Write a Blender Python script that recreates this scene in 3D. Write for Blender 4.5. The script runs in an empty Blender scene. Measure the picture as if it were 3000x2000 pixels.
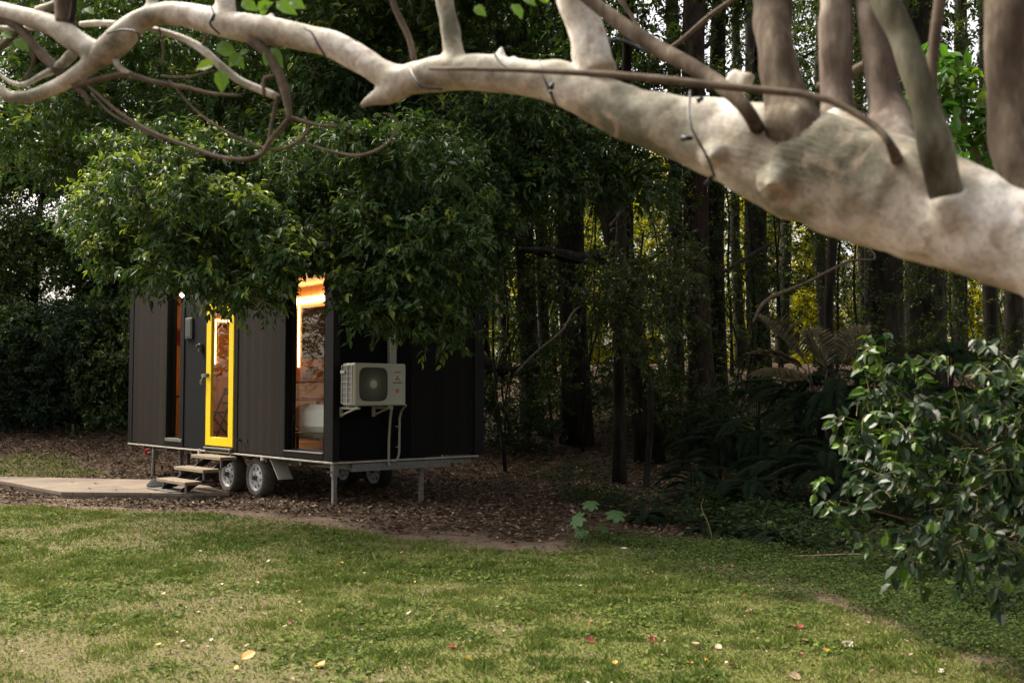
import bpy, math, random
import numpy as np
from mathutils import Vector, Matrix
R = math.radians
rng = np.random.default_rng(7)
random.seed(7)
SC = bpy.context.scene
COL = SC.collection

# ------------------------------------------------------------------ camera
FPX = 3050.0; PITCH = math.atan(150 / FPX); H = 1.45
cam = bpy.data.cameras.new("camera")
cam.sensor_width = 36.0; cam.lens = 36.0 * FPX / 3000.0
cam.clip_start = 0.05; cam.clip_end = 3000
cam.dof.use_dof = True; cam.dof.focus_distance = 13.5; cam.dof.aperture_fstop = 3.6
camo = bpy.data.objects.new("camera", cam); COL.objects.link(camo)
camo.location = (0, 0, H); camo.rotation_euler = (math.pi / 2 + PITCH, 0, 0)
SC.camera = camo

# ------------------------------------------------------------------ sky, sun, exposure
SUN_EL, SUN_AZ = R(53), R(-58)          # azimuth measured from +Y towards +X: high veiled sun to the left
w = bpy.data.worlds.new("World"); SC.world = w; w.use_nodes = True
nt = w.node_tree; bgn = nt.nodes["Background"]
sky = nt.nodes.new("ShaderNodeTexSky"); sky.sky_type = 'NISHITA'; sky.sun_disc = False
sky.sun_elevation = SUN_EL; sky.sun_rotation = SUN_AZ
sky.air_density = 1.0; sky.dust_density = 5.0; sky.ozone_density = 0.6
hs = nt.nodes.new("ShaderNodeHueSaturation"); hs.inputs["Saturation"].default_value = 0.35
nt.links.new(sky.outputs[0], hs.inputs["Color"])
wm = nt.nodes.new("ShaderNodeMixRGB"); wm.blend_type = 'MULTIPLY'; wm.inputs[0].default_value = 1.0
wm.inputs[2].default_value = (1.0, 0.93, 0.86, 1)
nt.links.new(hs.outputs[0], wm.inputs[1]); nt.links.new(wm.outputs[0], bgn.inputs[0])
bgn.inputs[1].default_value = 0.135
sl = bpy.data.lights.new("sun", 'SUN'); sl.energy = 2.8; sl.angle = R(42); sl.color = (1.0, 0.92, 0.78)
so = bpy.data.objects.new("sun", sl); COL.objects.link(so)
sd = Vector((math.sin(SUN_AZ) * math.cos(SUN_EL), math.cos(SUN_AZ) * math.cos(SUN_EL), math.sin(SUN_EL)))
so.rotation_euler = sd.to_track_quat('Z', 'Y').to_euler(); so.location = (0, 0, 30)
SC.view_settings.view_transform = 'Standard'; SC.view_settings.look = 'None'
SC.view_settings.exposure = 1.5; SC.view_settings.gamma = 1.0
SC.render.engine = 'CYCLES'
SC.cycles.max_bounces = 6; SC.cycles.diffuse_bounces = 3; SC.cycles.glossy_bounces = 2
SC.cycles.transmission_bounces = 4; SC.cycles.transparent_max_bounces = 8
SC.cycles.caustics_reflective = False; SC.cycles.caustics_refractive = False
SC.cycles.use_denoising = True
SC.cycles.sample_clamp_indirect = 6.0

# ------------------------------------------------------------------ helpers
def ray(dx, dy):                         # picture coordinates on a 2352 x 1568 grid
    x = (dx * 1.27551 - 1500) / FPX; z = -(dy * 1.27551 - 1000) / FPX
    return np.array([x, math.cos(PITCH) - z * math.sin(PITCH), math.sin(PITCH) + z * math.cos(PITCH)])
def W(dx, dy, depth):
    r = ray(dx, dy); return np.array([0, 0, H]) + r * (depth / r[1])
def PX(depth): return depth / 2391.0     # metres per grid pixel at a depth

def hsh(i, j, k, s=0):
    n = (i.astype(np.int64) * 73856093) ^ (j.astype(np.int64) * 19349663) ^ (k.astype(np.int64) * 83492791) ^ (s * 2654435)
    n = (n ^ (n >> 13)) * 1274126177 & 0x7fffffff
    n = (n ^ (n >> 11)) & 0xffff
    return n / 65535.0
def vn(x, y, z=None, s=0):
    x = np.asarray(x, float); y = np.asarray(y, float); z = np.zeros_like(x) if z is None else np.asarray(z, float)
    i, j, k = np.floor(x), np.floor(y), np.floor(z); a, b, c = x - i, y - j, z - k
    a, b, c = [t * t * (3 - 2 * t) for t in (a, b, c)]
    o = 0
    for p in (0, 1):
        for q in (0, 1):
            for r_ in (0, 1):
                o = o + hsh(i + p, j + q, k + r_, s) * (a if p else 1 - a) * (b if q else 1 - b) * (c if r_ else 1 - c)
    return o
def fbm(x, y, s=0, o=4):
    t = 0; a = .5; f = 1
    for k in range(o):
        t = t + a * vn(x * f, y * f, None, s + k); a *= .5; f *= 2.1
    return t
def sst(a, b, x):
    t = np.clip((x - a) / (b - a), 0, 1); return t * t * (3 - 2 * t)
def nrm(v): return v / (np.linalg.norm(v, axis=-1, keepdims=True) + 1e-9)

def tag(o, label=None, cat=None, group=None, kind=None):
    if label: o["label"] = label
    if cat: o["category"] = cat
    if group: o["group"] = group
    if kind: o["kind"] = kind
    return o
def empty(name, loc=(0, 0, 0), rz=0, **k):
    o = bpy.data.objects.new(name, None); COL.objects.link(o); o.location = loc; o.rotation_euler = (0, 0, rz)
    o.empty_display_size = .2
    return tag(o, **k)
def mk(name, V, F, mat, parent=None, attrs=None, smooth=False, loc=None):
    V = np.asarray(V, np.float32).reshape(-1, 3)
    if loc is not None: V = V - np.asarray(loc, np.float32)
    F = [np.asarray(f, np.int32) for f in F if len(f)]
    me = bpy.data.meshes.new(name)
    me.vertices.add(len(V)); me.vertices.foreach_set("co", V.ravel())
    lt = np.concatenate([np.full(len(f), f.shape[1], np.int32) for f in F])
    lv = np.concatenate([f.ravel() for f in F])
    me.loops.add(len(lv)); me.loops.foreach_set("vertex_index", lv)
    me.polygons.add(len(lt)); me.polygons.foreach_set("loop_start", np.concatenate([[0], np.cumsum(lt)[:-1]]).astype(np.int32))
    me.polygons.foreach_set("loop_total", lt)
    me.polygons.foreach_set("use_smooth", np.full(len(lt), bool(smooth)))
    me.update(calc_edges=True)
    for n, a in (attrs or {}).items():
        at = me.attributes.new(n, 'FLOAT', 'POINT'); at.data.foreach_set("value", np.asarray(a, np.float32))
    me.materials.append(mat)
    o = bpy.data.objects.new(name, me); COL.objects.link(o)
    if loc is not None: o.location = loc
    if parent: o.parent = parent
    return o
class MB:                                # collects simple shapes into ONE mesh
    def __init__(s): s.V = []; s.Q = []; s.T = []; s.n = 0
    def add(s, V, Q=(), T=()):
        V = np.asarray(V, float).reshape(-1, 3)
        if len(Q): s.Q.append(np.asarray(Q) + s.n)
        if len(T): s.T.append(np.asarray(T) + s.n)
        s.V.append(V); s.n += len(V); return s
    def box(s, a, b, bev=0.0, M=None):
        a = np.minimum(a, b) if True else a; b2 = np.maximum(np.asarray(b, float), a)
        lo = np.minimum(np.asarray(a, float), np.asarray(b, float)); hi = np.maximum(np.asarray(a, float), np.asarray(b, float))
        hi = np.maximum(hi, b2)
        if bev <= 0:
            V = np.array([[x, y, z] for z in (lo[2], hi[2]) for y in (lo[1], hi[1]) for x in (lo[0], hi[0])])
            Q = [[0, 2, 3, 1], [4, 5, 7, 6], [0, 1, 5, 4], [2, 6, 7, 3], [0, 4, 6, 2], [1, 3, 7, 5]]
            T = []
        else:
            V = []; c = (lo + hi) / 2; h = (hi - lo) / 2; e = min(bev, h.min() * .49); idx = {}
            for sx in (-1, 1):
                for sy in (-1, 1):
                    for sz in (-1, 1):
                        for ax in range(3):
                            p = c + np.array([sx, sy, sz]) * h
                            q = p.copy()
                            for k in range(3):
                                if k != ax: q[k] -= (sx, sy, sz)[k] * e
                            idx[(sx, sy, sz, ax)] = len(V); V.append(q)
            V = np.array(V); Q = []; T = []
            for ax in range(3):
                o = [k for k in range(3) if k != ax]
                for sg in (-1, 1):
                    f = []
                    for (u, v) in ((-1, -1), (1, -1), (1, 1), (-1, 1)):
                        t = [0, 0, 0]; t[ax] = sg; t[o[0]] = u; t[o[1]] = v; f.append(idx[(*t, ax)])
                    if (sg < 0) != (ax == 1): f = f[::-1]
                    Q.append(f)
            for ax in range(3):
                o = [k for k in range(3) if k != ax]
                for u in (-1, 1):
                    for v in (-1, 1):
                        def k_(s3, a_):
                            t = [0, 0, 0]; t[ax] = s3; t[o[0]] = u; t[o[1]] = v; return idx[(*t, a_)]
                        Q.append([k_(-1, o[0]), k_(1, o[0]), k_(1, o[1]), k_(-1, o[1])])
            for sx in (-1, 1):
                for sy in (-1, 1):
                    for sz in (-1, 1): T.append([idx[(sx, sy, sz, 0)], idx[(sx, sy, sz, 1)], idx[(sx, sy, sz, 2)]])
        if M is not None:
            M = np.array(M); V = V @ M[:3, :3].T + M[:3, 3]
        return s.add(V, Q, T)
    def bar(s, p, q, wd, th=None, up=(0, 0, 1)):     # a rectangular bar from p to q
        p = np.asarray(p, float); q = np.asarray(q, float); th = th or wd
        d = q - p; L = np.linalg.norm(d); d = d / L; u = np.asarray(up, float)
        if abs(d @ u) > .95: u = np.array([1., 0, 0])
        sx = np.cross(d, u); sx /= np.linalg.norm(sx); sz = np.cross(sx, d)
        M = np.eye(4); M[:3, 0] = sx; M[:3, 1] = d; M[:3, 2] = sz; M[:3, 3] = (p + q) / 2
        return s.box((-wd / 2, -L / 2, -th / 2), (wd / 2, L / 2, th / 2), min(wd, th) * .12, M)
    def tube(s, P, r, seg=8, cap=True, wob=0, sd=0):
        V, Q, T = tube(P, r, seg, cap, wob, sd); return s.add(V, Q, T)
    def cyl(s, p, q, r, seg=16): return s.tube([p, q], [r, r], seg)
    def lathe(s, prof, c, axis, seg=32):             # prof: (radius, along axis)
        ax = nrm(np.asarray(axis, float)); u = np.cross(ax, [0, 0, 1.]) if abs(ax[2]) < .9 else np.cross(ax, [1., 0, 0]); u = nrm(u); v = np.cross(ax, u)
        a = np.linspace(0, 2 * np.pi, seg, endpoint=False); V = []
        for r_, h_ in prof: V.append(np.asarray(c) + h_ * ax + r_ * (np.cos(a)[:, None] * u + np.sin(a)[:, None] * v))
        n = len(prof); Q = []
        for i in range(n - 1):
            for j in range(seg): Q.append([i * seg + j, i * seg + (j + 1) % seg, (i + 1) * seg + (j + 1) % seg, (i + 1) * seg + j])
        return s.add(np.concatenate(V), Q)
    def build(s, name, mat, parent=None, smooth=False, **k):
        F = []
        if s.Q: F.append(np.concatenate(s.Q))
        if s.T: F.append(np.concatenate(s.T))
        return mk(name, np.concatenate(s.V), F, mat, parent, smooth=smooth, **k)
def crom(P, n):                          # Catmull-Rom resampling of points (any columns)
    P = np.asarray(P, float)
    if len(P) < 3:
        t = np.linspace(0, 1, n)[:, None]; return P[0] * (1 - t) + P[-1] * t
    Q = np.vstack([2 * P[0] - P[1], P, 2 * P[-1] - P[-2]]); m = len(P) - 1; out = []
    for u in np.linspace(0, m, n):
        i = min(int(u), m - 1); t = u - i; a, b, c, d = Q[i:i + 4]
        out.append(.5 * (2 * b + (c - a) * t + (2 * a - 5 * b + 4 * c - d) * t * t + (3 * b - a - 3 * c + d) * t ** 3))
    return np.array(out)
def tube(P, r, seg=8, cap=True, wob=0, sd=0):
    P = np.asarray(P, float); n = len(P); r = np.broadcast_to(np.asarray(r, float), (n,)) if np.ndim(r) else np.full(n, r)
    D = np.gradient(P, axis=0); D = nrm(D); u = np.array([0, 0, 1.]) if abs(D[0][2]) < .9 else np.array([1., 0, 0])
    V = []; a = np.linspace(0, 2 * np.pi, seg, endpoint=False)
    for i in range(n):
        u = u - (u @ D[i]) * D[i]; u = u / (np.linalg.norm(u) + 1e-9); v = np.cross(D[i], u)
        rr = r[i]
        if wob: rr = r[i] * (1 + wob * (vn(np.cos(a) * 2 + 5, np.sin(a) * 2 + 5, np.full(seg, i * .45), sd) - .5) * 2)
        V.append(P[i] + (rr * np.cos(a))[:, None] * u + (rr * np.sin(a))[:, None] * v if wob else P[i] + rr * (np.cos(a)[:, None] * u + np.sin(a)[:, None] * v))
    Q = [[i * seg + j, i * seg + (j + 1) % seg, (i + 1) * seg + (j + 1) % seg, (i + 1) * seg + j] for i in range(n - 1) for j in range(seg)]
    T = []
    V = np.concatenate(V)
    if cap:
        V = np.vstack([V, P[0], P[-1]]); m = n * seg
        T = [[m, (j + 1) % seg, j] for j in range(seg)] + [[m + 1, (n - 1) * seg + j, (n - 1) * seg + (j + 1) % seg] for j in range(seg)]
    return V, Q, T

# ------------------------------------------------------------------ materials
def newmat(name):
    m = bpy.data.materials.new(name); m.use_nodes = True; n = m.node_tree.nodes; l = m.node_tree.links
    return m, n, l, n["Principled BSDF"], n["Material Output"]
def c4(c): return (c[0], c[1], c[2], 1)
def noise(n, l, scale, detail=4, rough=.55, vec=None, stretch=None, coord='Object'):
    tc = n.new("ShaderNodeTexCoord"); out = tc.outputs[coord]
    if stretch is not None:
        mp = n.new("ShaderNodeMapping"); mp.inputs["Scale"].default_value = stretch; l.new(out, mp.inputs[0]); out = mp.outputs[0]
    t = n.new("ShaderNodeTexNoise"); t.inputs["Scale"].default_value = scale; t.inputs["Detail"].default_value = detail; t.inputs["Roughness"].default_value = rough
    l.new(out, t.inputs["Vector"]); return t
def ramp(n, l, src, stops):
    r = n.new("ShaderNodeValToRGB"); e = r.color_ramp.elements
    while len(e) < len(stops): e.new(.5)
    for k, (p, c) in enumerate(stops): e[k].position = p; e[k].color = c4(c)
    l.new(src, r.inputs[0]); return r
def bump(n, l, src, pb, strength=.4, dist=.01):
    b = n.new("ShaderNodeBump"); b.inputs["Strength"].default_value = strength; b.inputs["Distance"].default_value = dist
    l.new(src, b.inputs["Height"]); l.new(b.outputs[0], pb.inputs["Normal"]); return b
def simple(name, c, rough=.6, var=.25, scale=8, metal=0, bmp=.0, stretch=None, spec=.5):
    m, n, l, p, o = newmat(name)
    t = noise(n, l, scale, 5, .6, stretch=stretch)
    r = ramp(n, l, t.outputs[0], [(.3, [v * (1 - var) for v in c]), (.7, [min(1, v * (1 + var)) for v in c])])
    l.new(r.outputs[0], p.inputs["Base Color"]); p.inputs["Roughness"].default_value = rough; p.inputs["Metallic"].default_value = metal
    p.inputs["Specular IOR Level"].default_value = spec
    if bmp: bump(n, l, t.outputs[0], p, bmp)
    return m
def emit(name, c, s):
    m, n, l, p, o = newmat(name); p.inputs["Base Color"].default_value = c4(c)
    p.inputs["Emission Color"].default_value = c4(c); p.inputs["Emission Strength"].default_value = s; return m
def leafmat(name, dark, mid, young, rough=.38, trans=.3, tcol=None, spec=.5):
    m, n, l, p, o = newmat(name)
    a = n.new("ShaderNodeAttribute"); a.attribute_name = "tint"; y = n.new("ShaderNodeAttribute"); y.attribute_name = "young"
    r = ramp(n, l, a.outputs["Fac"], [(0, dark), (1, mid)])
    mx = n.new("ShaderNodeMixRGB"); l.new(y.outputs["Fac"], mx.inputs[0]); l.new(r.outputs[0], mx.inputs[1]); mx.inputs[2].default_value = c4(young)
    l.new(mx.outputs[0], p.inputs["Base Color"]); p.inputs["Roughness"].default_value = rough; p.inputs["Specular IOR Level"].default_value = spec
    tr = n.new("ShaderNodeBsdfTranslucent")
    g = n.new("ShaderNodeMixRGB"); g.blend_type = 'MULTIPLY'; g.inputs[0].default_value = 1; l.new(mx.outputs[0], g.inputs[1])
    g.inputs[2].default_value = c4(tcol or (1.6, 1.7, .6)); l.new(g.outputs[0], tr.inputs[0])
    ms = n.new("ShaderNodeMixShader"); ms.inputs[0].default_value = trans
    l.new(p.outputs[0], ms.inputs[1]); l.new(tr.outputs[0], ms.inputs[2]); l.new(ms.outputs[0], o.inputs[0]); return m
def rampattr(name, stops, rough=.8, trans=0):
    m, n, l, p, o = newmat(name); a = n.new("ShaderNodeAttribute"); a.attribute_name = "tint"
    r = ramp(n, l, a.outputs["Fac"], stops); l.new(r.outputs[0], p.inputs["Base Color"]); p.inputs["Roughness"].default_value = rough
    p.inputs["Specular IOR Level"].default_value = .3
    if trans:
        tr = n.new("ShaderNodeBsdfTranslucent"); l.new(r.outputs[0], tr.inputs[0]); ms = n.new("ShaderNodeMixShader"); ms.inputs[0].default_value = trans
        l.new(p.outputs[0], ms.inputs[1]); l.new(tr.outputs[0], ms.inputs[2]); l.new(ms.outputs[0], o.inputs[0])
    return m

M = {}
M['camphor'] = leafmat("camphor_leaf", (.02, .045, .016), (.065, .115, .035), (.31, .37, .06), .42, .28, None, .3)
M['wallleaf'] = leafmat("hedge_leaf", (.028, .055, .02), (.085, .135, .035), (.26, .33, .05), .42, .25)
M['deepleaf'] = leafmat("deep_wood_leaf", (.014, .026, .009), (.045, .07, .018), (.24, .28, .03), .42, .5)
M['sunleaf'] = leafmat("sun_painted_leaf", (.20, .24, .02), (.50, .50, .04), (.80, .70, .07), .5, .6, (1.3, 1.2, .3))  # yellow green leaf, paled further: strong sunlight is put into the colour
M['bushleaf'] = leafmat("glossy_bush_leaf", (.008, .022, .008), (.024, .052, .015), (.11, .2, .028), .34, .2, None, .35)  # darkened leaf colour stands in for shade at the right edge
M['olive'] = leafmat("olive_leaf", (.025, .038, .012), (.055, .08, .02), (.16, .19, .04), .45, .3)
M['fern'] = leafmat("fern_leaf", (.012, .026, .016), (.03, .055, .034), (.05, .08, .03), .7, .25, None, .2)
M['palmdry'] = leafmat("dry_frond", (.13, .11, .06), (.24, .2, .12), (.3, .26, .14), .6, .25, (1, 1, .8))
M['myrtleleaf'] = leafmat("myrtle_leaf", (.04, .11, .015), (.07, .17, .02), (.2, .3, .04), .35, .4)
M['clover'] = leafmat("clover_leaf", (.022, .042, .009), (.05, .08, .018), (.10, .12, .03), .8, .2, None, .15)  # albedo lowered so the groundcover carries the right side's shade as colour
M['undergrowth'] = leafmat("undergrowth_leaf", (.012, .024, .008), (.032, .055, .016), (.08, .11, .03), .7, .25, None, .15)
M['weed'] = leafmat("weed_leaf", (.04, .07, .014), (.095, .135, .03), (.14, .17, .04), .8, .25, None, .1)
M['papaya'] = leafmat("lobed_leaf", (.06, .13, .045), (.1, .19, .06), (.15, .24, .06), .5, .3)
M['blade'] = rampattr("grass_blade", [(0, (.07, .12, .02)), (.45, (.14, .195, .036)), (.75, (.20, .235, .055)), (1, (.30, .26, .125))], .6, .25)
M['litter'] = rampattr("dead_leaf", [(0, (.04, .024, .014)), (.5, (.105, .066, .04)), (.85, (.20, .135, .085)), (1, (.36, .27, .18))], .8)

def barkmat(name, stops, scale=6, stretch=(1, 1, .18), b=.9, dist=.03):
    m, n, l, p, o = newmat(name); t = noise(n, l, scale, 8, .65, stretch=stretch)
    r = ramp(n, l, t.outputs[0], stops); l.new(r.outputs[0], p.inputs["Base Color"]); p.inputs["Roughness"].default_value = .9
    p.inputs["Specular IOR Level"].default_value = .2; bump(n, l, t.outputs[0], p, b, dist); return m
M['bark'] = barkmat("dark_bark", [(.35, (.008, .007, .005)), (.5, (.022, .018, .013)), (.68, (.05, .041, .03))], 9)
M['barkred'] = barkmat("reddish_bark", [(.35, (.014, .010, .007)), (.5, (.04, .027, .019)), (.68, (.085, .06, .044))], 9)
M['twig'] = barkmat("twig_bark", [(.35, (.07, .055, .04)), (.65, (.16, .125, .09))], 20, (1, 1, 1), .3, .003)
M['greentwig'] = barkmat("green_twig", [(.35, (.10, .10, .04)), (.65, (.2, .18, .07))], 20, (1, 1, 1), .3, .003)
def myrtle():
    m, n, l, p, o = newmat("myrtle_bark")
    t = noise(n, l, 4.2, 5, .55); t2 = noise(n, l, 9, 6, .6); t2.inputs["Distortion"].default_value = 1.2; t3 = noise(n, l, 70, 4, .7)
    a = ramp(n, l, t.outputs[0], [(.36, (.15, .145, .10)), (.44, (.34, .325, .255)), (.52, (.58, .545, .47)), (.62, (.80, .775, .72))])
    b = ramp(n, l, t2.outputs[0], [(.50, (0, 0, 0)), (.66, (1, 1, 1))])
    mx = n.new("ShaderNodeMixRGB"); l.new(b.outputs[0], mx.inputs[0]); l.new(a.outputs[0], mx.inputs[1]); mx.inputs[2].default_value = (.46, .38, .29, 1)
    c = ramp(n, l, t3.outputs[0], [(.35, (.62, .58, .52)), (.55, (1, 1, 1))])
    mu = n.new("ShaderNodeMixRGB"); mu.blend_type = 'MULTIPLY'; mu.inputs[0].default_value = .7; l.new(mx.outputs[0], mu.inputs[1]); l.new(c.outputs[0], mu.inputs[2])
    l.new(mu.outputs[0], p.inputs["Base Color"]); p.inputs["Roughness"].default_value = .62; p.inputs["Specular IOR Level"].default_value = .3
    bump(n, l, t2.outputs[0], p, .35, .01); return m
M['myrtle'] = myrtle()
M['myrtlebrown'] = barkmat("myrtle_brown_bark", [(.36, (.04, .03, .02)), (.50, (.10, .075, .054)), (.60, (.19, .155, .115)), (.68, (.36, .32, .26))], 11, (1, 1, .3), .5, .008)

M['myrtlegreen'] = barkmat("myrtle_greenish_bark", [(.36, (.04, .038, .024)), (.50, (.095, .09, .058)), (.60, (.17, .165, .12)), (.68, (.33, .33, .27))], 10, (1, 1, .3), .5, .006)
M['myrtlepink'] = barkmat("myrtle_pinkish_bark", [(.36, (.07, .05, .04)), (.50, (.17, .135, .11)), (.60, (.28, .24, .20)), (.68, (.48, .44, .40))], 10, (1, 1, .3), .5, .006)
def boards(name, c, gap, axis, dark=.35, var=.3, rough=.7, spec=.3):
    m, n, l, p, o = newmat(name); tc = n.new("ShaderNodeTexCoord"); sp = n.new("ShaderNodeSeparateXYZ"); l.new(tc.outputs["Object"], sp.inputs[0])
    dv = n.new("ShaderNodeMath"); dv.operation = 'DIVIDE'; l.new(sp.outputs[axis], dv.inputs[0]); dv.inputs[1].default_value = gap
    fl = n.new("ShaderNodeMath"); fl.operation = 'FLOOR'; l.new(dv.outputs[0], fl.inputs[0])
    fr = n.new("ShaderNodeMath"); fr.operation = 'FRACT'; l.new(dv.outputs[0], fr.inputs[0])
    wn = n.new("ShaderNodeTexWhiteNoise"); wn.noise_dimensions = '1D'; l.new(fl.outputs[0], wn.inputs["W"])
    st = (14, 14, 1.2) if axis != 'Z' else (1.2, 1.2, 14)
    t = noise(n, l, 3, 6, .65, stretch=st)
    ad = n.new("ShaderNodeMath"); ad.operation = 'ADD'; l.new(t.outputs[0], ad.inputs[0])
    m5 = n.new("ShaderNodeMath"); m5.operation = 'MULTIPLY'; l.new(wn.outputs[0], m5.inputs[0]); m5.inputs[1].default_value = .45; l.new(m5.outputs[0], ad.inputs[1])
    r = ramp(n, l, ad.outputs[0], [(.35, [v * (1 - var) for v in c]), (1.0, [v * (1 + var) for v in c])])
    g = ramp(n, l, fr.outputs[0], [(0, (dark,) * 3), (.04, (1, 1, 1)), (.96, (1, 1, 1)), (1, (dark,) * 3)])
    mu = n.new("ShaderNodeMixRGB"); mu.blend_type = 'MULTIPLY'; mu.inputs[0].default_value = 1; l.new(r.outputs[0], mu.inputs[1]); l.new(g.outputs[0], mu.inputs[2])
    l.new(mu.outputs[0], p.inputs["Base Color"]); p.inputs["Roughness"].default_value = rough; p.inputs["Specular IOR Level"].default_value = spec
    bump(n, l, g.outputs[0], p, .6, .006); return m
M['clad'] = boards("weathered_brown_board", (.021, .0165, .0135), .13, 'Y', spec=.15)
M['cladblack'] = boards("black_board", (.007, .008, .0085), .15, 'Y', spec=.15)
M['endboard'] = boards("dark_end_board", (.008, .0075, .0065), .14, 'X', spec=.12)
M['endpanel'] = simple("black_end_panel", (.003, .003, .0032), .7, .2, 5, spec=.1)
M['blackmetal'] = simple("black_aluminium", (.005, .0055, .006), .5, .15, 10, spec=.2)
M['ply'] = boards("warm_plywood", (.50, .29, .13), .4, 'Y', .6, .14, .6)
M['plyx'] = boards("warm_plank_lining", (.46, .25, .10), .11, 'X', .5, .14, .6)
M['yellow'] = simple("yellow_paint", (.90, .66, .010), .38, .03, 5)
M['cream'] = simple("cream_enamel", (.50, .50, .40), .45, .05, 4)
M['duct'] = simple("cream_plastic_duct", (.36, .36, .30), .5, .08, 5)
M['gal'] = simple("galvanised_steel", (.22, .21, .19), .5, .25, 20, .5)
M['whitetrim'] = simple("pale_edge_trim", (.42, .39, .34), .5, .3, 10)
M['rubber'] = simple("tyre_rubber", (.12, .105, .088), .85, .35, 14, bmp=.2)
M['rubberblack'] = simple("black_rubber", (.012, .012, .012), .8, .3, 14)
M['rim'] = simple("white_rim_paint", (.62, .63, .64), .4, .12, 12)
M['shadeblack'] = simple("recess_shade_black", (.004, .004, .004), .9, .1)  # near black that stands for shade in hollows and gaps
M['treadwood'] = simple("pale_timber", (.25, .2, .14), .75, .25, 6, stretch=(6, 1, 6), bmp=.2)
M['mat'] = simple("grey_rubber_mat", (.12, .12, .11), .8, .2, 20)
M['white'] = simple("white_cotton", (.78, .79, .84), .85, .04, 3, bmp=.1)
M['whitepaint'] = simple("white_cabinet_paint", (.62, .58, .52), .5, .05, 4)
M['mauve'] = simple("mauve_fabric", (.30, .22, .22), .9, .15, 12)
M['olivemetal'] = simple("olive_tube", (.07, .07, .035), .5, .2, 12)
M['red'] = simple("red_enamel", (.55, .02, .03), .35, .1, 8)
M['logo'] = simple("red_print", (.5, .02, .03), .5, .1, 8)
M['ink'] = simple("dark_print", (.12, .06, .05), .6, .1, 8)
M['screen'] = simple("dark_glass_screen", (.014, .014, .011), .45, .4, 6, spec=.2)
M['cord'] = simple("black_cord", (.012, .014, .02), .5, .2, 20)
M['concrete'] = simple("pale_stone", (.42, .40, .36), .85, .25, 20, bmp=.3)
M['led'] = emit("led_strip", (1.0, .54, .22), 17)
M['lamp'] = emit("bright_bulb", (1.0, .9, .85), 60)
M['box'] = simple("grey_green_box", (.05, .06, .055), .5, .1, 6)
M['grillgrey'] = simple("grey_fan_mesh", (.11, .11, .085), .5, .1, 6)
M['louvreglass'] = simple("blue_grey_fin", (.20, .21, .24), .4, .2, 30)
def glassmat():
    m, n, l, p, o = newmat("window_glass"); n.remove(p)
    t = n.new("ShaderNodeBsdfTransparent"); t.inputs[0].default_value = (.93, .95, .92, 1); g = n.new("ShaderNodeBsdfGlossy"); g.inputs["Roughness"].default_value = .01
    lw = n.new("ShaderNodeLayerWeight"); pw = n.new("ShaderNodeMath"); pw.operation = 'POWER'; l.new(lw.outputs["Facing"], pw.inputs[0]); pw.inputs[1].default_value = 4.5
    f = n.new("ShaderNodeMath"); f.operation = 'MULTIPLY_ADD'; l.new(pw.outputs[0], f.inputs[0]); f.inputs[1].default_value = .7; f.inputs[2].default_value = .045; ms = n.new("ShaderNodeMixShader")
    l.new(f.outputs[0], ms.inputs[0]); l.new(t.outputs[0], ms.inputs[1]); l.new(g.outputs[0], ms.inputs[2]); l.new(ms.outputs[0], o.inputs[0]); return m
M['glass'] = glassmat()
def deckmat():
    m, n, l, p, o = newmat("deck_plywood"); br = n.new("ShaderNodeTexBrick"); tc = n.new("ShaderNodeTexCoord"); l.new(tc.outputs["Object"], br.inputs[0])
    br.inputs["Scale"].default_value = 1; br.inputs["Brick Width"].default_value = 1.2; br.inputs["Row Height"].default_value = .6
    br.inputs["Mortar Size"].default_value = .008; br.inputs["Color1"].default_value = (.26, .205, .155, 1); br.inputs["Color2"].default_value = (.17, .14, .11, 1); br.inputs["Mortar"].default_value = (.1, .08, .06, 1)
    t = noise(n, l, 3, 6, .6); r = ramp(n, l, t.outputs[0], [(.3, (.7, .7, .7)), (.7, (1.1, 1.05, 1))])
    mu = n.new("ShaderNodeMixRGB"); mu.blend_type = 'MULTIPLY'; mu.inputs[0].default_value = 1; l.new(br.outputs[0], mu.inputs[1]); l.new(r.outputs[0], mu.inputs[2])
    l.new(mu.outputs[0], p.inputs["Base Color"]); p.inputs["Roughness"].default_value = .75; return m
M['deck'] = deckmat()

# ------------------------------------------------------------------ ground
def gz(x, y):
    x = np.asarray(x, float); y = np.asarray(y, float)
    z = -.1 * sst(12.8, 14.8, y)
    t = np.maximum(0, y - 17.5); up = np.where(t < 5, .02 * t * t, .5 + .2 * (t - 5))
    up = np.minimum(up, 2.3) * (1 - sst(32, 55, y))
    z = z * (1 - sst(18, 25, y)) + up
    rough = sst(15, 20, y) * .25 + .03
    near = sst(1.2, 3, y)
    return z + near * rough * (fbm(x * .6, y * .6, 5, 3) - .45) * (1 - sst(60, 90, y))
YBX = [-14, -9, -7, -4.9, -2.7, -1, .4, .9, 1.44, 2.1, 2.4, 2.6, 2.9, 3.6]
YBY = [15.6, 15.2, 14.5, 13.4, 12.0, 10.5, 9.9, 9.9, 8.8, 7.6, 6.6, 5.4, 4.4, 0]
def lawn_s(x, y): return np.interp(x, YBX, YBY) - y
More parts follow.
